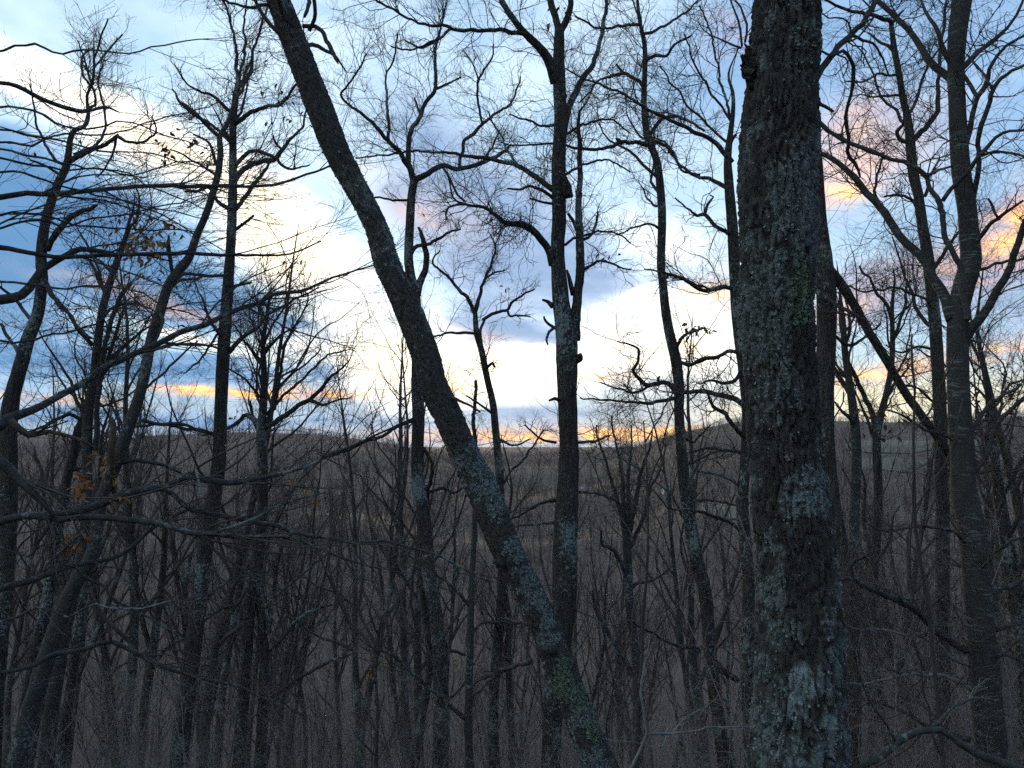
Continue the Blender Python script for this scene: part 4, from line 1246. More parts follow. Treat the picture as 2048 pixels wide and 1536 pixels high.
A([(468, 250, 10), (496, 229, 9), (523, 215, 8), (560, 207, 7), (588, 174, 5), (600, 140, 3)], -.6)
A([(466, 362, 12), (492, 335, 11), (526, 325, 10), (550, 318, 10), (567, 294, 8), (588, 273, 6), (605, 253, 5), (612, 226, 4), (620, 190, 3)], .6)
A([(550, 318, 7), (562, 300, 6), (552, 288, 5), (545, 270, 4)], .1, at=.45)
A([(467, 335, 9), (492, 311, 8), (513, 304, 8), (540, 309, 7), (564, 328, 6), (581, 338, 5), (620, 330, 3)], -.4)
A([(470, 420, 10), (492, 390, 9), (513, 362, 8), (533, 335, 6), (540, 318, 4)], .3)
A([(460, 418, 10), (448, 412, 9), (437, 405, 8), (425, 390, 7)], -.1, twig=False)
A([(470, 460, 7), (496, 441, 6), (509, 431, 5)], -.2, twig=False, name='broken_stub')
A([(462, 225, 8), (440, 205, 7), (420, 190, 6), (395, 180, 5), (370, 165, 4), (350, 130, 3)], -.5)
A([(462, 285, 8), (445, 270, 7), (420, 250, 6), (395, 232, 5), (365, 205, 4)], .5)
A([(458, 705, 10), (489, 674, 9), (516, 650, 8), (537, 626, 7), (564, 613, 6), (588, 599, 5), (640, 575, 3)], -.5)
A([(452, 551, 7), (420, 551, 6), (390, 556, 5), (362, 560, 5), (335, 580, 4)], .4)
A([(455, 575, 7), (480, 570, 6), (505, 565, 5)], .2, twig=False)
A([(430, 870, 8), (400, 860, 7), (340, 853, 6), (285, 850, 5), (240, 858, 4)], -.6)
A([(448, 640, 6), (420, 690, 5), (400, 720, 4), (370, 745, 3)], -.5)
A([(400, 1250, 8), (425, 1228, 8), (450, 1215, 6), (470, 1210, 4)], -.2)
A([(402, 1215, 7), (430, 1180, 6), (470, 1150, 5), (510, 1130, 4)], .4)
A([(378, 1250, 14), (368, 1205, 12), (371, 1160, 10), (380, 1110, 7)], .5)
T8.wild_limbs(5, .05, .4, 1.2)
T8.grow(1.05, .85, 3, 1.05, stem_from=520)
T8.leaves(540, 130, 60, 70, 22, 'oakleaf', .085)
T8.leaves(570, 240, 50, 50, 16, 'oakleaf', .085)

# ------------------------------------------------------------------ 9: smooth curving tree
T9 = Tree('maple_tree', 'smooth grey tree curving from the lower left up to meet the tall straight one', 9.0,
          [(455, 250, 9), (439, 273, 11), (441, 301, 12), (437, 342, 13), (424, 393, 14), (410, 434, 14), (393, 472, 15), (378, 515, 17), (355, 544, 19), (335, 575, 19), (318, 630, 20),
           (304, 671, 20), (294, 722, 21), (284, 773, 21), (270, 818, 22), (253, 869, 23), (236, 920, 23), (219, 958, 24), (205, 992, 24), (197, 1038, 24), (185, 1107, 26), (157, 1158, 28),
           (133, 1202, 30), (116, 1250, 32), (92, 1319, 34), (72, 1387, 34), (51, 1455, 36), (34, 1536, 38)], 'smooth', 'oak', up=0)
A = T9.limb
A([(441, 275, 9), (420, 258, 8), (400, 240, 7), (380, 222, 6), (360, 200, 5), (345, 180, 3)], -.4)
A([(452, 252, 9), (462, 228, 8), (475, 200, 7), (486, 175, 6), (492, 150, 5), (505, 110, 3)], .3)
A([(432, 330, 7), (424, 300, 6), (412, 280, 5), (385, 270, 4)], -.3)
A([(432, 350, 6), (400, 332, 5), (370, 312, 4), (340, 300, 3)], -.3)
A([(428, 385, 7), (415, 375, 6), (395, 382, 6), (370, 382, 4)], -.3)
A([(345, 545, 8), (340, 520, 8), (338, 495, 9), (338, 470, 4)], -.2, twig=False, name='broken_stub')
A([(350, 560, 9), (365, 548, 7), (400, 547, 6), (440, 552, 5), (450, 552, 4)], .6)
A([(320, 600, 6), (325, 640, 6), (318, 665, 5), (300, 700, 4)], -.4)
A([(308, 700, 7), (340, 690, 6), (400, 690, 5), (440, 700, 4)], .5)
A([(285, 840, 8), (320, 848, 7), (370, 850, 6), (410, 865, 4)], .4)
A([(245, 925, 9), (275, 920, 8), (320, 930, 7), (360, 945, 5)], .4)
A([(228, 985, 10), (224, 920, 14), (225, 880, 14), (226, 850, 12), (224, 836, 4)], -.4, d0=9.1, twig=False, name='snag', mat='deadwood')
A([(280, 790, 6), (330, 740, 5), (370, 705, 4), (395, 680, 3)], .6)
T9.grow(.9, .75, 3, .9, stem_from=420)
T9.leaves(360, 300, 42, 30, 40, 'oakleaf', .075)
T9.leaves(330, 640, 60, 70, 16, 'oakleaf', .07)

# ------------------------------------------------------------------ 10: bushy tree left of centre
T10 = Tree('oak_tree', 'many-limbed bushy tree rising left of centre with a limb reaching right over the ridge', 13.0,
           [(538, 602, 6), (533, 637, 8), (526, 688, 10), (528, 739, 12), (527, 808, 15), (522, 859, 19), (525, 910, 20), (526, 978, 20), (524, 1040, 21), (516, 1113, 24), (500, 1216, 23),
            (492, 1319, 23), (485, 1421, 23), (477, 1536, 24)], 'oak', 'oak', up=.3)
A = T10.limb
A([(530, 855, 12), (560, 838, 11), (588, 818, 10), (622, 797, 9), (646, 773, 7), (660, 753, 6), (683, 739, 4), (700, 720, 3)], -.8)
A([(605, 808, 7), (620, 800, 8), (646, 809, 6), (668, 800, 4), (700, 795, 3)], -.2, at=.5)
A([(518, 848, 11), (505, 836, 10), (492, 831, 9), (475, 845, 8), (448, 859, 6), (410, 870, 4)], .5)
A([(505, 842, 7), (503, 815, 6), (501, 800, 3)], 0, at=.3, twig=False, name='broken_stub')
A([(535, 845, 11), (545, 820, 9), (550, 808, 8), (560, 756, 7), (567, 705, 6), (581, 664, 5), (605, 623, 4), (618, 590, 3)], .5)
A([(527, 710, 7), (547, 685, 6), (564, 667, 5), (588, 655, 4), (600, 640, 3)], -.4)
A([(555, 780, 5), (580, 750, 5), (610, 730, 4), (640, 700, 3)], .2, at=.35)
A([(526, 730, 6), (505, 700, 5), (490, 680, 4), (470, 650, 3)], -.4)
A([(528, 690, 6), (545, 650, 5), (566, 620, 4), (575, 590, 3)], .2)
A([(532, 830, 6), (570, 790, 6), (610, 755, 5), (650, 715, 4), (690, 700, 3)], .7)
A([(525, 800, 6), (500, 770, 5), (480, 750, 4), (455, 735, 3)], -.6)
A([(532, 640, 5), (520, 615, 4), (510, 590, 3)], -.2)
A([(518, 1120, 14), (518, 1165, 15), (523, 1250, 17), (530, 1319, 20), (526, 1421, 22), (520, 1536, 23)], .3, twig=False, k=12)
A([(535, 1270, 10), (545, 1210, 9), (552, 1150, 7), (570, 1060, 5), (580, 1000, 3)], .5)
A([(538, 1300, 10), (565, 1275, 9), (600, 1235, 7), (640, 1215, 5), (690, 1200, 3)], .5)
A([(532, 1400, 9), (570, 1375, 8), (620, 1345, 7), (680, 1315, 5), (720, 1305, 3)], .5)
T10.wild_limbs(9, .0, .28, 1.3, upw=.3)
T10.grow(.85, .95, 3, 1.0, stem_from=850)
T10.leaves(590, 560, 40, 40, 20, 'oakleaf', .08)

# ------------------------------------------------------------------ 11: crooked tree at the left edge
T11 = Tree('oak_tree', 'crooked dark tree at the far left edge with a zigzag top', 10.0,
           [(188, 109, 4), (188, 137, 5), (185, 164, 6), (174, 191, 6), (176, 219, 7), (176, 238, 8), (168, 253, 9), (150, 260, 10), (141, 277, 11), (137, 308, 13), (132, 335, 15), (120, 359, 16),
            (106, 393, 17), (91, 444, 19), (82, 513, 21), (85, 555, 21), (82, 585, 22), (75, 630, 23), (56, 678, 26), (44, 722, 27), (31, 767, 28), (18, 825, 30), (18, 910, 31), (17, 1013, 32),
            (16, 1100, 29), (12, 1180, 27), (5, 1260, 25), (-6, 1400, 25), (-12, 1536, 26)], 'oak', 'oak', up=.3)
A = T11.limb
A([(140, 322, 12), (160, 310, 10), (181, 301, 9), (212, 290, 8), (236, 273, 8), (253, 284, 6), (273, 287, 6), (294, 280, 5), (311, 263, 4), (305, 240, 3)], -.5)
A([(236, 275, 5), (236, 268, 4)], 0, at=.5, twig=False)
A([(232, 276, 6), (228, 300, 5), (215, 330, 4), (195, 355, 3)], .2, at=.5)
A([(95, 500, 12), (104, 480, 12), (116, 461, 13), (140, 434, 12), (161, 424, 10), (188, 414, 8), (194, 410, 5)], -.3)
A([(147, 310, 7), (190, 290, 6), (208, 260, 5), (208, 215, 5), (198, 170, 4), (205, 130, 3)], .3)
A([(172, 215, 6), (190, 210, 6), (190, 190, 5), (182, 170, 5), (165, 150, 5), (162, 120, 5), (175, 105, 4), (190, 95, 3)], .1)
A([(137, 335, 7), (100, 310, 6), (80, 270, 5), (70, 220, 4), (60, 170, 3)], .3)
A([(120, 350, 6), (90, 330, 5), (60, 320, 4)], -.3)
A([(62, 640, 8), (40, 610, 7), (20, 590, 6), (-5, 570, 5)], -.4)
A([(88, 565, 8), (110, 600, 7), (145, 640, 7), (180, 680, 6)], -.5)
A([(40, 710, 8), (20, 680, 7), (0, 650, 6)], .4)
A([(182, 165, 5), (170, 125, 4), (155, 80, 3)], .2)
A([(186, 125, 4), (200, 80, 4), (215, 40, 3)], -.2)
A([(185, 140, 4), (215, 100, 4), (245, 70, 3)], .3)
T11.grow(.85, .9, 3, 1.0, stem_from=300)

# ------------------------------------------------------------------ 12: two-stemmed tree between them
T12 = Tree('maple_tree', 'twin-stemmed tree with peeling pale bark low down, between the left edge and the curving tree', 11.0,
           [(252, 470, 8), (246, 490, 11), (236, 517, 13), (219, 568, 14), (205, 620, 15), (195, 688, 16), (188, 756, 17), (176, 825, 20), (174, 910, 19), (174, 995, 19), (166, 1090, 20), (150, 1170, 22),
            (132, 1250, 24), (120, 1319, 25), (106, 1404, 27), (99, 1455, 28), (92, 1536, 30)], 'birch', 'oak', up=.6)
A = T12.limb
A([(191, 900, 11), (193, 842, 10), (198, 773, 10), (208, 710, 9), (219, 664, 9), (232, 613, 9), (253, 579, 8), (262, 565, 4)], -.3, k=10)
A([(212, 590, 8), (200, 560, 7), (190, 545, 6), (180, 520, 5)], .3)
A([(186, 690, 8), (160, 665, 7), (130, 620, 6), (110, 590, 5), (95, 565, 4)], -.4)
A([(200, 650, 6), (225, 615, 6), (270, 605, 5), (300, 615, 4)], -.5)
A([(188, 760, 6), (220, 715, 5), (255, 690, 4), (280, 665, 3)], .5)
A([(178, 830, 6), (150, 800, 5), (125, 760, 4), (100, 720, 3)], .4)
A([(244, 490, 7), (262, 460, 6), (275, 430, 5), (280, 400, 4), (270, 370, 3)], -.2)
T12.wild_limbs(8, .0, .35, 1.3, upw=.3)
T12.grow(1.1, .9, 3, 1.1, stem_from=760)
T12.leaves(235, 430, 40, 24, 18, 'leaf', .075)

# ------------------------------------------------------------------ 13: more trunks on the left slope
T13 = Tree('oak_tree', 'leaning speckled trunk low at the left, close behind the smooth curving one', 11.5,
           [(240, 640, 6), (215, 720, 8), (185, 800, 12), (157, 859, 16), (147, 910, 18), (133, 961, 18), (126, 1013, 20), (113, 1060, 20), (103, 1148, 22), (92, 1216, 21), (75, 1284, 21), (62, 1353, 21),
            (44, 1455, 22), (30, 1536, 23)], 'oak', 'oak', up=.3)
T13.limb([(120, 1000, 9), (90, 960, 7), (75, 920, 6), (65, 890, 4)], .4)
T13.limb([(170, 845, 8), (140, 830, 7), (90, 850, 6), (40, 870, 4)], -.4)
T13.wild_limbs(8, .0, .3, 1.2)
T13.grow(.9, .8, 3, .9)
T14 = Tree('oak_tree', 'straight dark trunk low at the left behind the pale peeling one', 13.0,
           [(200, 940, 8), (190, 1050, 12), (176, 1150, 15), (164, 1216, 16), (154, 1284, 18), (140, 1387, 19), (126, 1490, 22), (118, 1536, 23)], 'oak', 'oak', up=1.6)
T14.wild_limbs(9, .0, .5, 1.3)
T14.grow(.8, .8, 3, .8)
T15 = Tree('maple_tree', 'forked dark trunk standing left of the tall straight tree, low in the wood', 15.0,
           [(338, 880, 5), (334, 960, 7), (331, 1011, 9), (328, 1113, 12), (318, 1216, 14), (308, 1284, 18), (297, 1353, 19), (287, 1438, 18), (280, 1536, 17)], 'oak', 'maple', up=.8)
T15.limb([(302, 1300, 12), (294, 1278, 11), (280, 1216, 10), (273, 1165, 9), (268, 1100, 7), (262, 1030, 6), (258, 960, 4)], -.5)
T15.limb([(310, 1330, 9), (330, 1300, 7), (360, 1280, 5), (400, 1260, 3)], .4)
T15.wild_limbs(9, .0, .45, 1.5)
T15.grow(.9, .8, 3, .9)

# ------------------------------------------------------------------ right side
T16 = Tree('birch_tree', 'big many-forked tree near the right edge with short pale horizontal bark marks', 7.0,
           [(1924, 0, 38), (1915, 68, 36), (1912, 137, 32), (1914, 205, 32), (1917, 273, 34), (1922, 342, 36), (1933, 410, 35), (1939, 478, 37), (1942, 520, 39), (1934, 551, 41), (1922, 595, 40),
            (1916, 637, 39), (1915, 705, 40), (1917, 773, 41), (1920, 842, 43), (1925, 910, 45), (1927, 978, 47), (1938, 1030, 50), (1946, 1079, 51), (1953, 1148, 50), (1960, 1250, 51),
            (1967, 1319, 54), (1973, 1404, 56), (1980, 1472, 56), (1984, 1536, 57)], 'birch', 'oak', up=3.0, k=22, lump=.05)
A = T16.limb
A([(1906, 640, 26), (1891, 599, 22), (1874, 568, 19), (1854, 534, 17), (1837, 509, 16), (1806, 482, 16), (1785, 451, 16), (1765, 417, 15), (1734, 386, 14), (1710, 359, 13), (1690, 335, 11), (1662, 314, 10), (1636, 303, 9)], .8, k=12)
A([(1765, 420, 8), (1752, 380, 6), (1760, 330, 5), (1768, 305, 4)], .2, at=.6)
A([(1925, 690, 24), (1939, 657, 21), (1960, 633, 18), (1984, 599, 16), (2004, 565, 15), (2021, 531, 14), (2032, 495, 13), (2055, 440, 12), (2090, 360, 8)], -.6, k=12)
A([(1914, 185, 22), (1903, 160, 17), (1878, 140, 15), (1854, 116, 14), (1833, 82, 12), (1809, 51, 11), (1782, 24, 10), (1751, -2, 10), (1710, -40, 7)], .6, k=10)
A([(1930, 290, 14), (1943, 246, 11), (1952, 215, 10), (1956, 195, 10), (1973, 167, 9), (1980, 137, 8), (1997, 109, 7), (2021, 85, 6), (2050, 70, 5), (2090, 50, 3)], -.5)
A([(1956, 195, 8), (1945, 178, 8), (1930, 155, 7), (1922, 130, 5)], .2, at=.35)
A([(1945, 400, 12), (1958, 340, 10), (1960, 300, 9), (1960, 263, 10), (1977, 205, 9), (1987, 174, 9), (2018, 147, 7), (2050, 132, 6), (2090, 110, 4)], -.7)
A([(1985, 178, 6), (1970, 150, 5), (1950, 128, 5), (1932, 110, 4)], .2, at=.65)
A([(1885, 402, 9), (1912, 366, 9), (1939, 338, 9), (1963, 308, 9), (1990, 277, 7), (2018, 263, 6), (2055, 258, 5)], -.4, d0=6.6)
A([(1963, 312, 6), (1990, 304, 6), (2020, 308, 5), (2055, 314, 4)], -.2, at=.5)
A([(1932, 640, 13), (1936, 625, 13), (1922, 579, 12), (1922, 541, 12), (1905, 506, 11), (1888, 461, 11), (1881, 410, 11), (1861, 376, 9), (1849, 350, 9), (1819, 330, 9), (1759, 305, 8), (1714, 290, 8), (1669, 268, 7), (1636, 235, 6)], .3, d0=6.7)
A([(1850, 352, 6), (1865, 345, 6), (1890, 335, 5), (1910, 330, 4)], -.1, at=.5)
A([(1943, 500, 9), (1965, 470, 9), (1985, 445, 8), (2000, 437, 8), (2020, 420, 6), (2050, 400, 5)], -.5)
A([(2000, 440, 5), (1990, 425, 5), (1984, 410, 5), (1975, 398, 4)], 0, at=.6)
A([(1942, 545, 7), (1975, 535, 6), (2010, 527, 6), (2050, 520, 5)], .4)
A([(1932, 1301, 16), (1902, 1284, 15), (1874, 1260, 15), (1844, 1230, 14), (1806, 1206, 13), (1758, 1185, 11), (1707, 1161, 9), (1673, 1155, 6)], -.9, k=10)
A([(1706, 1161, 7), (1703, 1144, 7), (1704, 1130, 7), (1717, 1120, 7), (1735, 1120, 6), (1751, 1127, 6), (1765, 1110, 5), (1775, 1090, 5), (1785, 1042, 4), (1800, 1010, 3)], -.2, at=.9)
A([(1806, 1206, 7), (1800, 1195, 6), (1820, 1200, 5)], 0, at=.6, twig=False)
A([(1990, 1260, 10), (2020, 1250, 9), (2060, 1240, 8)], .3)
A([(1940, 1480, 12), (1905, 1470, 11), (1860, 1455, 9), (1800, 1420, 7), (1740, 1400, 5)], .5)
A([(1935, 870, 9), (1955, 840, 8), (1990, 800, 7), (2040, 770, 6)], .5)
A([(1940, 1330, 9), (1898, 1312, 7), (1860, 1276, 6), (1775, 1262, 5), (1720, 1256, 4), (1680, 1247, 3)], -.4, mat='paletwig')
A([(1955, 1385, 9), (1895, 1356, 7), (1850, 1350, 6), (1809, 1353, 6), (1745, 1362, 4), (1683, 1372, 3)], -.6, mat='paletwig')
A([(1950, 1300, 10), (1980, 1312, 8), (2010, 1310, 7), (2060, 1324, 6)], -.3)
A([(1960, 1200, 12), (1980, 1185, 10), (2031, 1168, 9), (2070, 1150, 7)], .3)
A([(1930, 1000, 11), (1956, 940, 10), (1973, 903, 9), (1997, 849, 8), (2045, 800, 7), (2080, 760, 5)], -.3)
A([(1925, 900, 7), (1890, 872, 6), (1850, 860, 5), (1800, 830, 4), (1760, 815, 3)], -.4)
A([(1940, 1090, 8), (1900, 1062, 7), (1850, 1050, 6), (1790, 1062, 5), (1730, 1050, 3)], -.5)
A([(1950, 1150, 7), (1985, 1110, 6), (2020, 1085, 5), (2060, 1070, 4)], -.4)
T16.wild_limbs(6, .1, .4, 1.3)
T16.grow(.95, .85, 3, .95, stem_from=300)
T16.leaves(1985, 800, 60, 60, 10, 'oakleaf', .08)

T17 = Tree('oak_tree', 'tall slim tree standing directly left of the many-forked tree', 10.0,
           [(1782, 45, 9), (1789, 102, 12), (1799, 154, 12), (1806, 198, 13), (1816, 239, 15), (1821, 290, 19), (1826, 342, 20), (1837, 393, 19), (1844, 444, 20), (1857, 525, 22), (1869, 637, 23),
            (1876, 739, 24), (1881, 842, 24), (1882, 944, 24), (1885, 1011, 25), (1885, 1148, 26), (1885, 1284, 27), (1885, 1421, 28), (1888, 1536, 29)], 'maple', 'oak', up=0)
A = T17.limb
A([(1822, 285, 12), (1840, 265, 11), (1854, 253, 11), (1874, 222, 10), (1876, 171, 8), (1881, 102, 7), (1888, 41, 6), (1894, -20, 4)], .5)
A([(1784, 52, 9), (1780, 42, 9), (1751, 34, 8), (1710, 24, 7), (1662, 3, 5), (1630, -15, 4)], -.5)
A([(1782, 50, 7), (1795, 32, 6), (1806, 20, 4)], .1)
A([(1800, 152, 6), (1780, 147, 5), (1758, 149, 5), (1727, 161, 4), (1690, 165, 3)], -.5)
A([(1790, 105, 7), (1775, 92, 6), (1755, 80, 5), (1735, 65, 4)], .3)
A([(1816, 285, 8), (1800, 280, 8), (1795, 262, 8), (1806, 250, 6), (1810, 240, 4)], -.3, twig=False)
A([(1850, 392, 7), (1862, 350, 5), (1880, 320, 4)], .3)
A([(1842, 430, 7), (1825, 400, 6), (1795, 390, 5), (1770, 395, 4)], -.4)
A([(1870, 640, 6), (1850, 600, 5), (1800, 580, 5), (1740, 580, 4), (1690, 575, 3)], -.5)
A([(1878, 810, 6), (1850, 790, 5), (1830, 775, 4), (1790, 770, 3)], -.4)
A([(1872, 700, 6), (1835, 695, 5), (1800, 705, 4), (1770, 690, 3)], .4)
T17.wild_limbs(6, .02, .4, 1.3)
T17.grow(1.0, .9, 3, 1.0, stem_from=520)

T18 = Tree('oak_tree', 'trunk right behind the thickest one, with a long limb sloping down to the right', 8.0,
           [(1628, 170, 18), (1627, 250, 24), (1632, 340, 28), (1637, 440, 32), (1648, 540, 38), (1653, 600, 38), (1652, 700, 37), (1650, 800, 34), (1654, 910, 32), (1664, 1000, 31), (1682, 1100, 29),
            (1700, 1216, 28), (1708, 1400, 27), (1706, 1536, 27)], 'maple', 'oak', up=1.5, k=18)
A = T18.limb
A([(1640, 510, 22), (1655, 538, 23), (1676, 561, 21), (1703, 602, 18), (1734, 657, 17), (1768, 712, 17), (1799, 766, 16), (1826, 808, 17), (1857, 849, 16), (1888, 893, 16), (1908, 930, 13), (1930, 985, 7)], .4, k=12, t0=.3, crook=.5)
A([(1625, 575, 12), (1645, 590, 11), (1665, 602, 9), (1700, 625, 7), (1730, 640, 5)], -.5)
A([(1640, 620, 6), (1680, 625, 5), (1710, 635, 4)], -.5)
A([(1635, 240, 9), (1655, 262, 8), (1690, 280, 8), (1720, 292, 6), (1760, 310, 4)], -.4)
A([(1668, 670, 6), (1700, 690, 7), (1730, 672, 5), (1760, 650, 3)], .3)
T18.grow(.8, .8, 3, .9)
T18.leaves(1755, 850, 70, 50, 30, 'oakleaf', .085)

T19 = Tree('oak_tree', 'trunk peeking out on the left side of the thickest one, limbs fanning left', 9.0,
           [(1466, 225, 9), (1456, 310, 15), (1458, 370, 19), (1466, 470, 22), (1470, 560, 22), (1474, 640, 21), (1486, 740, 20), (1494, 830, 20), (1490, 930, 22), (1484, 1000, 24), (1490, 1080, 25), (1497, 1160, 24),
            (1495, 1250, 24), (1493, 1353, 25), (1499, 1455, 26), (1502, 1536, 27)], 'oak', 'oak', up=.8, k=16)
A = T19.limb
A([(1464, 325, 12), (1439, 295, 10), (1404, 270, 9), (1369, 255, 8), (1324, 235, 7), (1284, 210, 6), (1234, 185, 5), (1174, 160, 4), (1130, 135, 3)], -.7)
A([(1462, 380, 10), (1440, 368, 9), (1424, 362, 8), (1394, 352, 7), (1369, 335, 6), (1344, 310, 5), (1330, 285, 4), (1300, 275, 3)], .5)
A([(1470, 475, 10), (1449, 462, 9), (1424, 445, 8), (1409, 428, 8), (1395, 430, 6), (1370, 415, 4), (1350, 395, 3)], -.4)
A([(1410, 428, 6), (1415, 410, 6), (1428, 395, 4), (1420, 390, 3)], 0, at=.45, twig=False)
A([(1468, 577, 10), (1440, 574, 9), (1415, 580, 9), (1395, 575, 8), (1374, 563, 7), (1334, 545, 5), (1290, 540, 3)], -.6)
A([(1480, 705, 9), (1455, 702, 8), (1434, 712, 8), (1410, 716, 8), (1390, 726, 7), (1374, 728, 6), (1372, 720, 4)], -.4)
A([(1480, 712, 8), (1480, 740, 8), (1470, 758, 8), (1450, 764, 7), (1425, 760, 5), (1400, 768, 3)], -.3)
A([(1496, 830, 14), (1485, 810, 12), (1465, 796, 11), (1440, 790, 10), (1410, 785, 9), (1375, 786, 8), (1345, 788, 6)], .6)
A([(1495, 880, 9), (1475, 860, 9), (1455, 835, 9), (1432, 818, 8), (1420, 795, 5), (1405, 770, 3)], -.6)
A([(1497, 905, 7), (1460, 902, 7), (1420, 897, 6), (1380, 905, 4)], .3)
A([(1456, 310, 7), (1462, 285, 7), (1472, 268, 6)], .1)
A([(1484, 975, 7), (1460, 958, 7), (1430, 948, 6), (1395, 940, 4)], -.3)
A([(1500, 1080, 10), (1470, 1050, 8), (1430, 1032, 7), (1390, 1020, 5), (1340, 1018, 3)], -.5)
A([(1460, 290, 6), (1430, 262, 5), (1390, 225, 5), (1350, 180, 4), (1320, 130, 3)], .4)
A([(1464, 245, 6), (1445, 215, 5), (1420, 180, 5), (1390, 130, 4), (1370, 70, 3)], -.3)
A([(1464, 250, 6), (1440, 160, 5), (1425, 80, 4), (1400, 10, 3)], .6)
T19.grow(1.05, .9, 3, 1.0)

T20 = Tree('maple_tree', 'Y-shaped tree with bare fork just right of the thickest trunk, low against yellow sky', 13.0,
           [(1784, 620, 8), (1785, 688, 10), (1782, 739, 11), (1772, 790, 12), (1760, 835, 14), (1753, 876, 16), (1755, 944, 17), (1756, 1013, 17), (1750, 1110, 19), (1742, 1216, 21), (1744, 1319, 22), (1748, 1536, 24)], 'maple', 'oak', up=.8)
A = T20.limb
A([(1752, 870, 12), (1744, 828, 11), (1727, 790, 10), (1703, 739, 9), (1690, 700, 7), (1682, 650, 5), (1675, 600, 4)], -.4)
A([(1784, 640, 8), (1775, 610, 7), (1755, 585, 6), (1740, 560, 5), (1720, 530, 4)], -.3)
A([(1785, 685, 7), (1800, 640, 6), (1812, 600, 6), (1820, 560, 4)], .3)
A([(1768, 800, 7), (1790, 770, 6), (1810, 745, 4), (1830, 720, 3)], .3)
T20.wild_limbs(7, .02, .35, 1.4, upw=.3)
T20.grow(1.0, .9, 3, 1.0, stem_from=700)

T21 = Tree('maple_tree', 'mottled grey stem standing just right of the trunk behind the thickest one', 12.0,
           [(1680, 590, 6), (1686, 637, 10), (1690, 705, 13), (1700, 773, 15), (1709, 842, 18), (1713, 910, 19), (1711, 978, 19), (1708, 1060, 20), (1716, 1150, 20), (1734, 1260, 20), (1760, 1380, 21), (1785, 1536, 22)], 'smooth', 'oak', up=.6)
T21.limb([(1700, 790, 9), (1685, 765, 8), (1672, 750, 6)], .3)
T21.limb([(1707, 850, 9), (1695, 830, 8), (1680, 818, 5), (1670, 805, 4)], -.3)
T21.limb([(1690, 700, 7), (1700, 660, 7), (1697, 620, 5), (1690, 600, 3)], .2)
T21.wild_limbs(7, .02, .35, 1.2, upw=.3)
T21.grow(.9, .8, 3, .9)

T22 = Tree('maple_tree', 'pale fan-shaped tree on the slope between the straight tree and the swerving one', 19.0,
           [(1252, 1060, 15), (1254, 1096, 17), (1257, 1148, 17), (1258, 1199, 17), (1264, 1250, 17), (1273, 1319, 18), (1275, 1387, 19), (1275, 1455, 20), (1277, 1536, 21)], 'smooth', 'oak', up=0)
A = T22.limb
for pts, dd in (([(1252, 1075, 11), (1240, 1020, 9), (1225, 970, 7), (1212, 925, 5), (1196, 880, 4), (1192, 850, 3)], -.8), ([(1252, 1070, 11), (1246, 1000, 9), (1243, 940, 7), (1232, 890, 5), (1222, 830, 3)], .6),
                ([(1254, 1072, 12), (1258, 1010, 9), (1256, 950, 7), (1262, 900, 5), (1262, 850, 3)], .3), ([(1255, 1080, 11), (1270, 1010, 9), (1280, 950, 7), (1297, 900, 5), (1304, 860, 3)], -.5),
                ([(1256, 1100, 9), (1285, 1040, 8), (1300, 980, 6), (1322, 935, 4), (1330, 900, 3)], .6), ([(1256, 1160, 9), (1240, 1120, 9), (1225, 1098, 8), (1203, 1088, 6), (1203, 1060, 4)], -.6),
                ([(1263, 1350, 11), (1245, 1310, 10), (1227, 1284, 9), (1208, 1250, 9), (1193, 1225, 7), (1185, 1180, 4)], -.5), ([(1258, 1180, 8), (1280, 1165, 7), (1310, 1160, 5), (1345, 1130, 3)], .5)):
    A(pts, dd)
T22.grow(1.0, 1.1, 3, 1.0)

T23 = Tree('oak_tree', 'dark slanting trunk at the lower right corner beyond the many-forked tree', 8.5,
           [(1985, 880, 14), (1995, 960, 20), (2006, 1045, 25), (2020, 1120, 27), (2038, 1230, 30), (2052, 1350, 32), (2060, 1536, 36)], 'oak', 'oak', up=1.8)
T23.limb([(2000, 1000, 10), (2025, 960, 9), (2050, 900, 8), (2070, 850, 6)], .4)
T23.limb([(1995, 960, 8), (1970, 920, 7), (1955, 880, 5)], .5)
T23.wild_limbs(12, .0, .55, 1.4)
T23.grow(1.1, .9, 3, 1.0)
T23.leaves(1990, 830, 55, 70, 22, 'oakleaf', .075)
T24 = Tree('oak_tree', 'thin leaning stem at the right edge, low against the yellow sky', 11.0,
           [(1945, 690, 5), (1970, 740, 7), (1985, 800, 9), (2000, 870, 11), (2020, 950, 13), (2040, 1040, 15), (2060, 1150, 17), (2080, 1300, 18)], 'maple', 'oak', up=.8)
T24.wild_limbs(12, .0, .5, 1.3)
T24.grow(1.1, .9, 3, 1.0)
T25 = Tree('maple_tree', 'thin dark stem low down between the thickest trunk and the many-forked tree', 12.5,
           [(1745, 1120, 9), (1768, 1250, 13), (1792, 1319, 14), (1806, 1370, 15), (1822, 1440, 16), (1840, 1536, 17)], 'maple', 'maple', up=2.0)
T25.wild_limbs(10, .0, .6, 1.3)
T25.grow(.9, .8, 3, .9)
T26 = Tree('maple_tree', 'thin dark trunk low in the wood just left of the leaning trunk foot', 14.0,
           [(1012, 1190, 9), (1018, 1230, 11), (1016, 1300, 12), (1020, 1400, 13), (1025, 1536, 14)], 'maple', 'maple', up=3.0)
T26.wild_limbs(12, .0, .6, 1.5)
T26.grow(.9, .8, 3, .9)

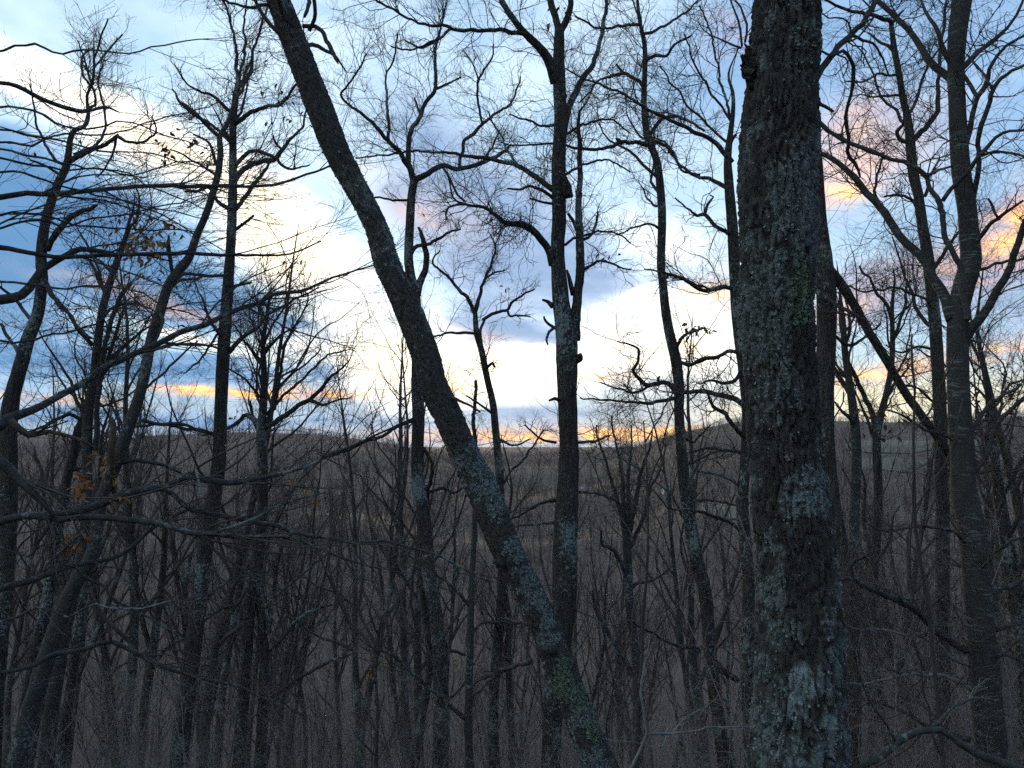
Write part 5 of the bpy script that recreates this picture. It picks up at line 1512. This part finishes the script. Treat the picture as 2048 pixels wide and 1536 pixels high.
# ------------------------------------------------------------------ the beech just outside the left edge, its limbs reaching in
TB = Tree('beech_tree', 'beech whose long level limbs reach in from the left edge, a few orange leaves left', 3.4,
          [(-330, -200, 120), (-335, 200, 140), (-340, 700, 160), (-335, 1100, 175), (-330, 1536, 190)], 'smooth', 'beech', up=3.0, k=20)
A = TB.limb
A([(-320, 520, 34), (-160, 430, 20), (-60, 402, 14), (0, 393, 12), (51, 386, 11), (120, 386, 10), (205, 379, 9), (308, 371, 8), (410, 373, 7), (530, 371, 6), (598, 355, 5), (660, 332, 4)], 1.0, k=9, t0=.2)
A([(-320, 600, 34), (-160, 520, 18), (-60, 492, 12), (0, 492, 11), (34, 499, 10), (85, 509, 9), (154, 513, 9), (239, 509, 8), (342, 506, 8), (444, 509, 7), (513, 513, 5), (581, 506, 4), (640, 480, 3)], .8, k=9, t0=.2)
A([(-320, 330, 26), (-150, 210, 14), (-50, 170, 9), (0, 167, 8), (34, 174, 9), (68, 191, 9), (103, 208, 9), (137, 219, 9), (164, 224, 9), (191, 219, 6), (219, 215, 5), (236, 226, 3)], .6, k=9, t0=.3)
A([(-320, 760, 50), (-180, 650, 30), (-70, 612, 23), (0, 599, 20), (41, 589, 18), (68, 561, 17), (82, 541, 15), (113, 520, 13), (147, 500, 12), (160, 496, 11), (185, 500, 9), (225, 508, 7), (280, 508, 5), (340, 520, 3)], .5, k=10, t0=.4)
A([(-320, 980, 60), (-160, 890, 36), (-60, 862, 27), (0, 849, 22), (20, 835, 20), (68, 818, 16), (113, 797, 14), (164, 770, 13), (205, 739, 13), (256, 715, 13), (308, 691, 12), (359, 667, 12), (410, 647, 11), (461, 626, 10), (513, 606, 9), (547, 589, 8), (598, 582, 7), (649, 561, 5), (700, 544, 4), (750, 530, 3)], 1.6, k=10, t0=.3)
A([(20, 840, 15), (60, 868, 12), (100, 862, 9), (140, 872, 7), (180, 890, 5)], .1, at=.25, mat='deadwood')
A([(-320, 880, 50), (-160, 860, 32), (-60, 888, 24), (0, 920, 20), (34, 951, 18), (68, 985, 15), (90, 1010, 13), (104, 1030, 11), (96, 1050, 8), (75, 1090, 6), (55, 1115, 5), (0, 1092, 4)], .2, k=10, t0=.5)
A([(-320, 1120, 56), (-160, 1070, 26), (-60, 1050, 17), (0, 1042, 15), (51, 1031, 14), (137, 1025, 14), (191, 1010, 16), (239, 989, 16), (290, 978, 15), (332, 975, 14), (362, 958, 14), (383, 948, 15), (410, 958, 14), (455, 965, 12), (496, 961, 11), (547, 948, 9), (598, 937, 7), (649, 917, 6), (700, 893, 5), (780, 860, 4), (825, 838, 3)], 1.0, k=10, t0=.35)
A([(325, 976, 12), (342, 985, 10), (369, 1006, 10), (386, 1018, 10), (427, 1025, 10), (478, 1038, 9), (530, 1050, 9), (581, 1062, 9), (632, 1073, 8), (683, 1079, 7), (731, 1086, 6), (800, 1093, 5), (868, 1110, 5), (919, 1137, 4), (988, 1168, 3)], .6, at=.5, k=9)
A([(384, 946, 7), (392, 938, 5), (398, 955, 4), (405, 985, 4), (410, 1010, 3)], -.1, at=.58, mat='paletwig', twig=False)
A([(-320, 1160, 56), (-160, 1090, 28), (-60, 1062, 19), (0, 1046, 16), (34, 1033, 14), (120, 1037, 12), (191, 1032, 12), (256, 1038, 12), (325, 1049, 11), (376, 1062, 12), (427, 1067, 10), (478, 1074, 8), (547, 1074, 7), (598, 1083, 7), (649, 1100, 6), (700, 1120, 4), (760, 1135, 3)], .4, k=9, t0=.3)
A([(430, 1065, 7), (470, 1052, 6), (520, 1030, 5), (570, 1010, 4), (620, 995, 3)], .2, at=.6)
A([(-320, 1250, 50), (-160, 1200, 22), (-60, 1182, 16), (0, 1175, 14), (68, 1158, 12), (154, 1131, 10), (239, 1110, 8), (308, 1055, 7), (359, 1028, 6), (393, 1011, 4)], .6, t0=.3)
A([(150, 1132, 6), (164, 1148, 6), (205, 1172, 6), (232, 1202, 6), (290, 1233, 4), (359, 1271, 3)], .1, at=.6)
A([(-320, 1400, 44), (-120, 1360, 18), (0, 1345, 9), (68, 1329, 9), (103, 1308, 9), (171, 1295, 9), (222, 1284, 9), (273, 1305, 8), (325, 1329, 8), (393, 1353, 6), (478, 1373, 5), (523, 1397, 4), (600, 1430, 3)], .8, t0=.3)
A([(222, 1284, 5), (220, 1265, 4), (212, 1250, 3)], 0, at=.5, twig=False)
for y0, y1, y2 in ((260, 300, 345), (215, 255, 300), (320, 338, 330), (300, 350, 420), (430, 452, 470), (345, 400, 440), (285, 262, 215), (455, 430, 395), (690, 640, 600), (1240, 1210, 1190), (560, 585, 640), (100, 95, 80)):
    jj = rng.normal(size=5) * 7
    A([(-320, y0 + 60, 22), (-120, y0 + 10, 9), (0, y0, 5), (70, y0 * .72 + y1 * .28 + jj[0], 5), (130, (y0 + y1) / 2 + jj[1], 4), (190, y0 * .25 + y1 * .75 + jj[2], 4), (260, y1 + jj[3], 3), (330, (y1 + y2) / 2 + jj[4], 3), (420, y2, 2)],
      float(rng.uniform(-.2, .8)), t0=.3, crook=1.6)
TB.grow(.85, .55, 3, .8, mat='twig')
TB.leaves(150, 1070, 26, 12, 7, 'leaf', .06, .9)
TB.leaves(138, 1110, 8, 22, 4, 'leaf', .065, .9)
TB.leaves(205, 962, 50, 28, 34, 'leaf', .044, .6)
TB.leaves(175, 945, 45, 20, 16, 'leaf', .042, .6)
TB.leaves(632, 982, 5, 5, 1, 'leaf', .075, 1.0)
TB.leaves(590, 985, 40, 25, 9, 'leaf', .04)
TB.leaves(440, 855, 50, 20, 8, 'leaf', .025)
TB.leaves(300, 470, 75, 40, 80, 'leaf', .042, .9)
TB.leaves(280, 530, 40, 25, 26, 'leaf', .040, .9)
TB.leaves(400, 920, 330, 90, 20, 'leaf', .022)
TB.leaves(500, 600, 180, 120, 10, 'oakleaf', .025)
TB.leaves(120, 330, 110, 90, 10, 'oakleaf', .025)
TB.leaves(900, 1130, 120, 40, 8, 'leaf', .031)

# ------------------------------------------------------------------ saplings
TS = Tree('sapling', 'young beech still holding a column of orange leaves, low in the wood', 9.5,
          [(762, 1230, 3), (756, 1290, 4), (752, 1350, 5), (755, 1430, 6), (752, 1536, 7)], 'smooth', 'beech', up=0, k=7, lump=0)
TS.wild_limbs(12, .02, .6, .55, .7)
TS.grow(1.4, .5, 2, .8)
TS.leaves(745, 1310, 26, 60, 44, 'leaf', .055, .7)
TS.leaves(750, 1420, 16, 50, 16, 'leaf', .05, .7)
TP = Tree('sapling', 'thin pale crooked sapling with one side shoot near the bottom middle', 4.0,
          [(1296, 1300, 3), (1288, 1336, 4), (1281, 1387, 5), (1288, 1425, 5), (1293, 1469, 6), (1278, 1505, 6), (1262, 1536, 6)], 'paletwig', 'beech', up=.05, k=7, lump=0)
TP.limb([(1292, 1468, 5), (1330, 1468, 5), (1380, 1466, 4), (1430, 1455, 3), (1490, 1452, 3)], .3)
TP.limb([(1335, 1469, 4), (1328, 1490, 4), (1310, 1497, 3), (1290, 1488, 2)], .0, at=.3)
TP.limb([(1345, 1466, 3), (1370, 1440, 3), (1410, 1420, 2)], .1, at=.3)
TP.grow(.8, .4, 2, .5, mat='paletwig')
TQ = Tree('sapling', 'grey arching branch curving along the bottom edge right of the thickest trunk', 3.6,
          [(1650, 1558, 8), (1717, 1536, 10), (1762, 1513, 13), (1792, 1486, 14), (1837, 1462, 13), (1881, 1459, 12), (1922, 1489, 13), (1953, 1507, 14), (1997, 1524, 16), (2050, 1545, 18), (2120, 1600, 20)], 'smooth', 'beech', up=.3, k=9)
TQ.limb([(1792, 1486, 6), (1770, 1440, 5), (1740, 1400, 4), (1720, 1350, 3)], -.1)
TQ.limb([(1860, 1460, 6), (1900, 1420, 5), (1950, 1400, 4)], .2)
TQ.limb([(1680, 1548, 6), (1600, 1520, 4), (1500, 1505, 3)], .1)
TQ.grow(.8, .4, 2, .6, mat='paletwig')

# tall leafless saplings rising from below the frame
SAP = [(1845, 6.2, 5.2, 'twig', 'wispy sapling left of the tall slim tree, low in the frame'), (2030, 5.6, 5.4, 'twig', 'dark twiggy sapling at the lower right corner'),
       (1690, 7.4, 6.4, 'twig', 'dark twiggy sapling farther back, just right of the thickest trunk'),
       (1230, 7.0, 5.0, 'twig', 'dark twiggy sapling right of the leaning trunk foot')]
for q, (px, dist, hh, mt, lab) in enumerate(SAP):
    x = (px - W / 2) / F * dist
    z = float(ground(x, dist))
    tr, cr = wild_tree(hh + 0.4, 0.020, 'oak' if q % 2 else 'maple', 700 + q, 9, 2, 0.10, 0.30, 0.45, 0.45, 6)
    t = thing('sapling', lab, 'sapling', (x, dist, z), 'leafless saplings low in the frame')
    link('trunk', mesh_from('trunk', tr[0], tr[1], M[mt]), t)
    link('crown', mesh_from('crown', cr[0], cr[1], M[mt]), t)

# ------------------------------------------------------------------ evening air over the valley
hz = bpy.data.materials.new('evening_haze'); hz.use_nodes = True
hn = hz.node_tree; hn.nodes.clear()
ho = hn.nodes.new('ShaderNodeOutputMaterial'); hv = hn.nodes.new('ShaderNodeVolumePrincipled')
hv.inputs['Color'].default_value = (0.86, 0.80, 0.80, 1.0)
hv.inputs['Density'].default_value = 0.00003
hv.inputs['Anisotropy'].default_value = 0.2
hn.links.new(hv.outputs[0], ho.inputs['Volume'])
x0, x1, y0, y1, z0, z1 = -6800.0, 6800.0, -6800.0, 6800.0, float(gz.min()) - 1.5, max(float(gz.max()), 60.0) + 30.0
hb = np.array([[x, y, z] for z in (z0, z1) for y in (y0, y1) for x in (x0, x1)])
hf = np.array([[0, 2, 3, 1], [4, 5, 7, 6], [0, 1, 5, 4], [2, 6, 7, 3], [0, 4, 6, 2], [1, 3, 7, 5]])
link('haze', mesh_from('haze', hb, hf, hz, False), kind='stuff', label='thin mauve evening haze over the valley and far hills', category='haze')
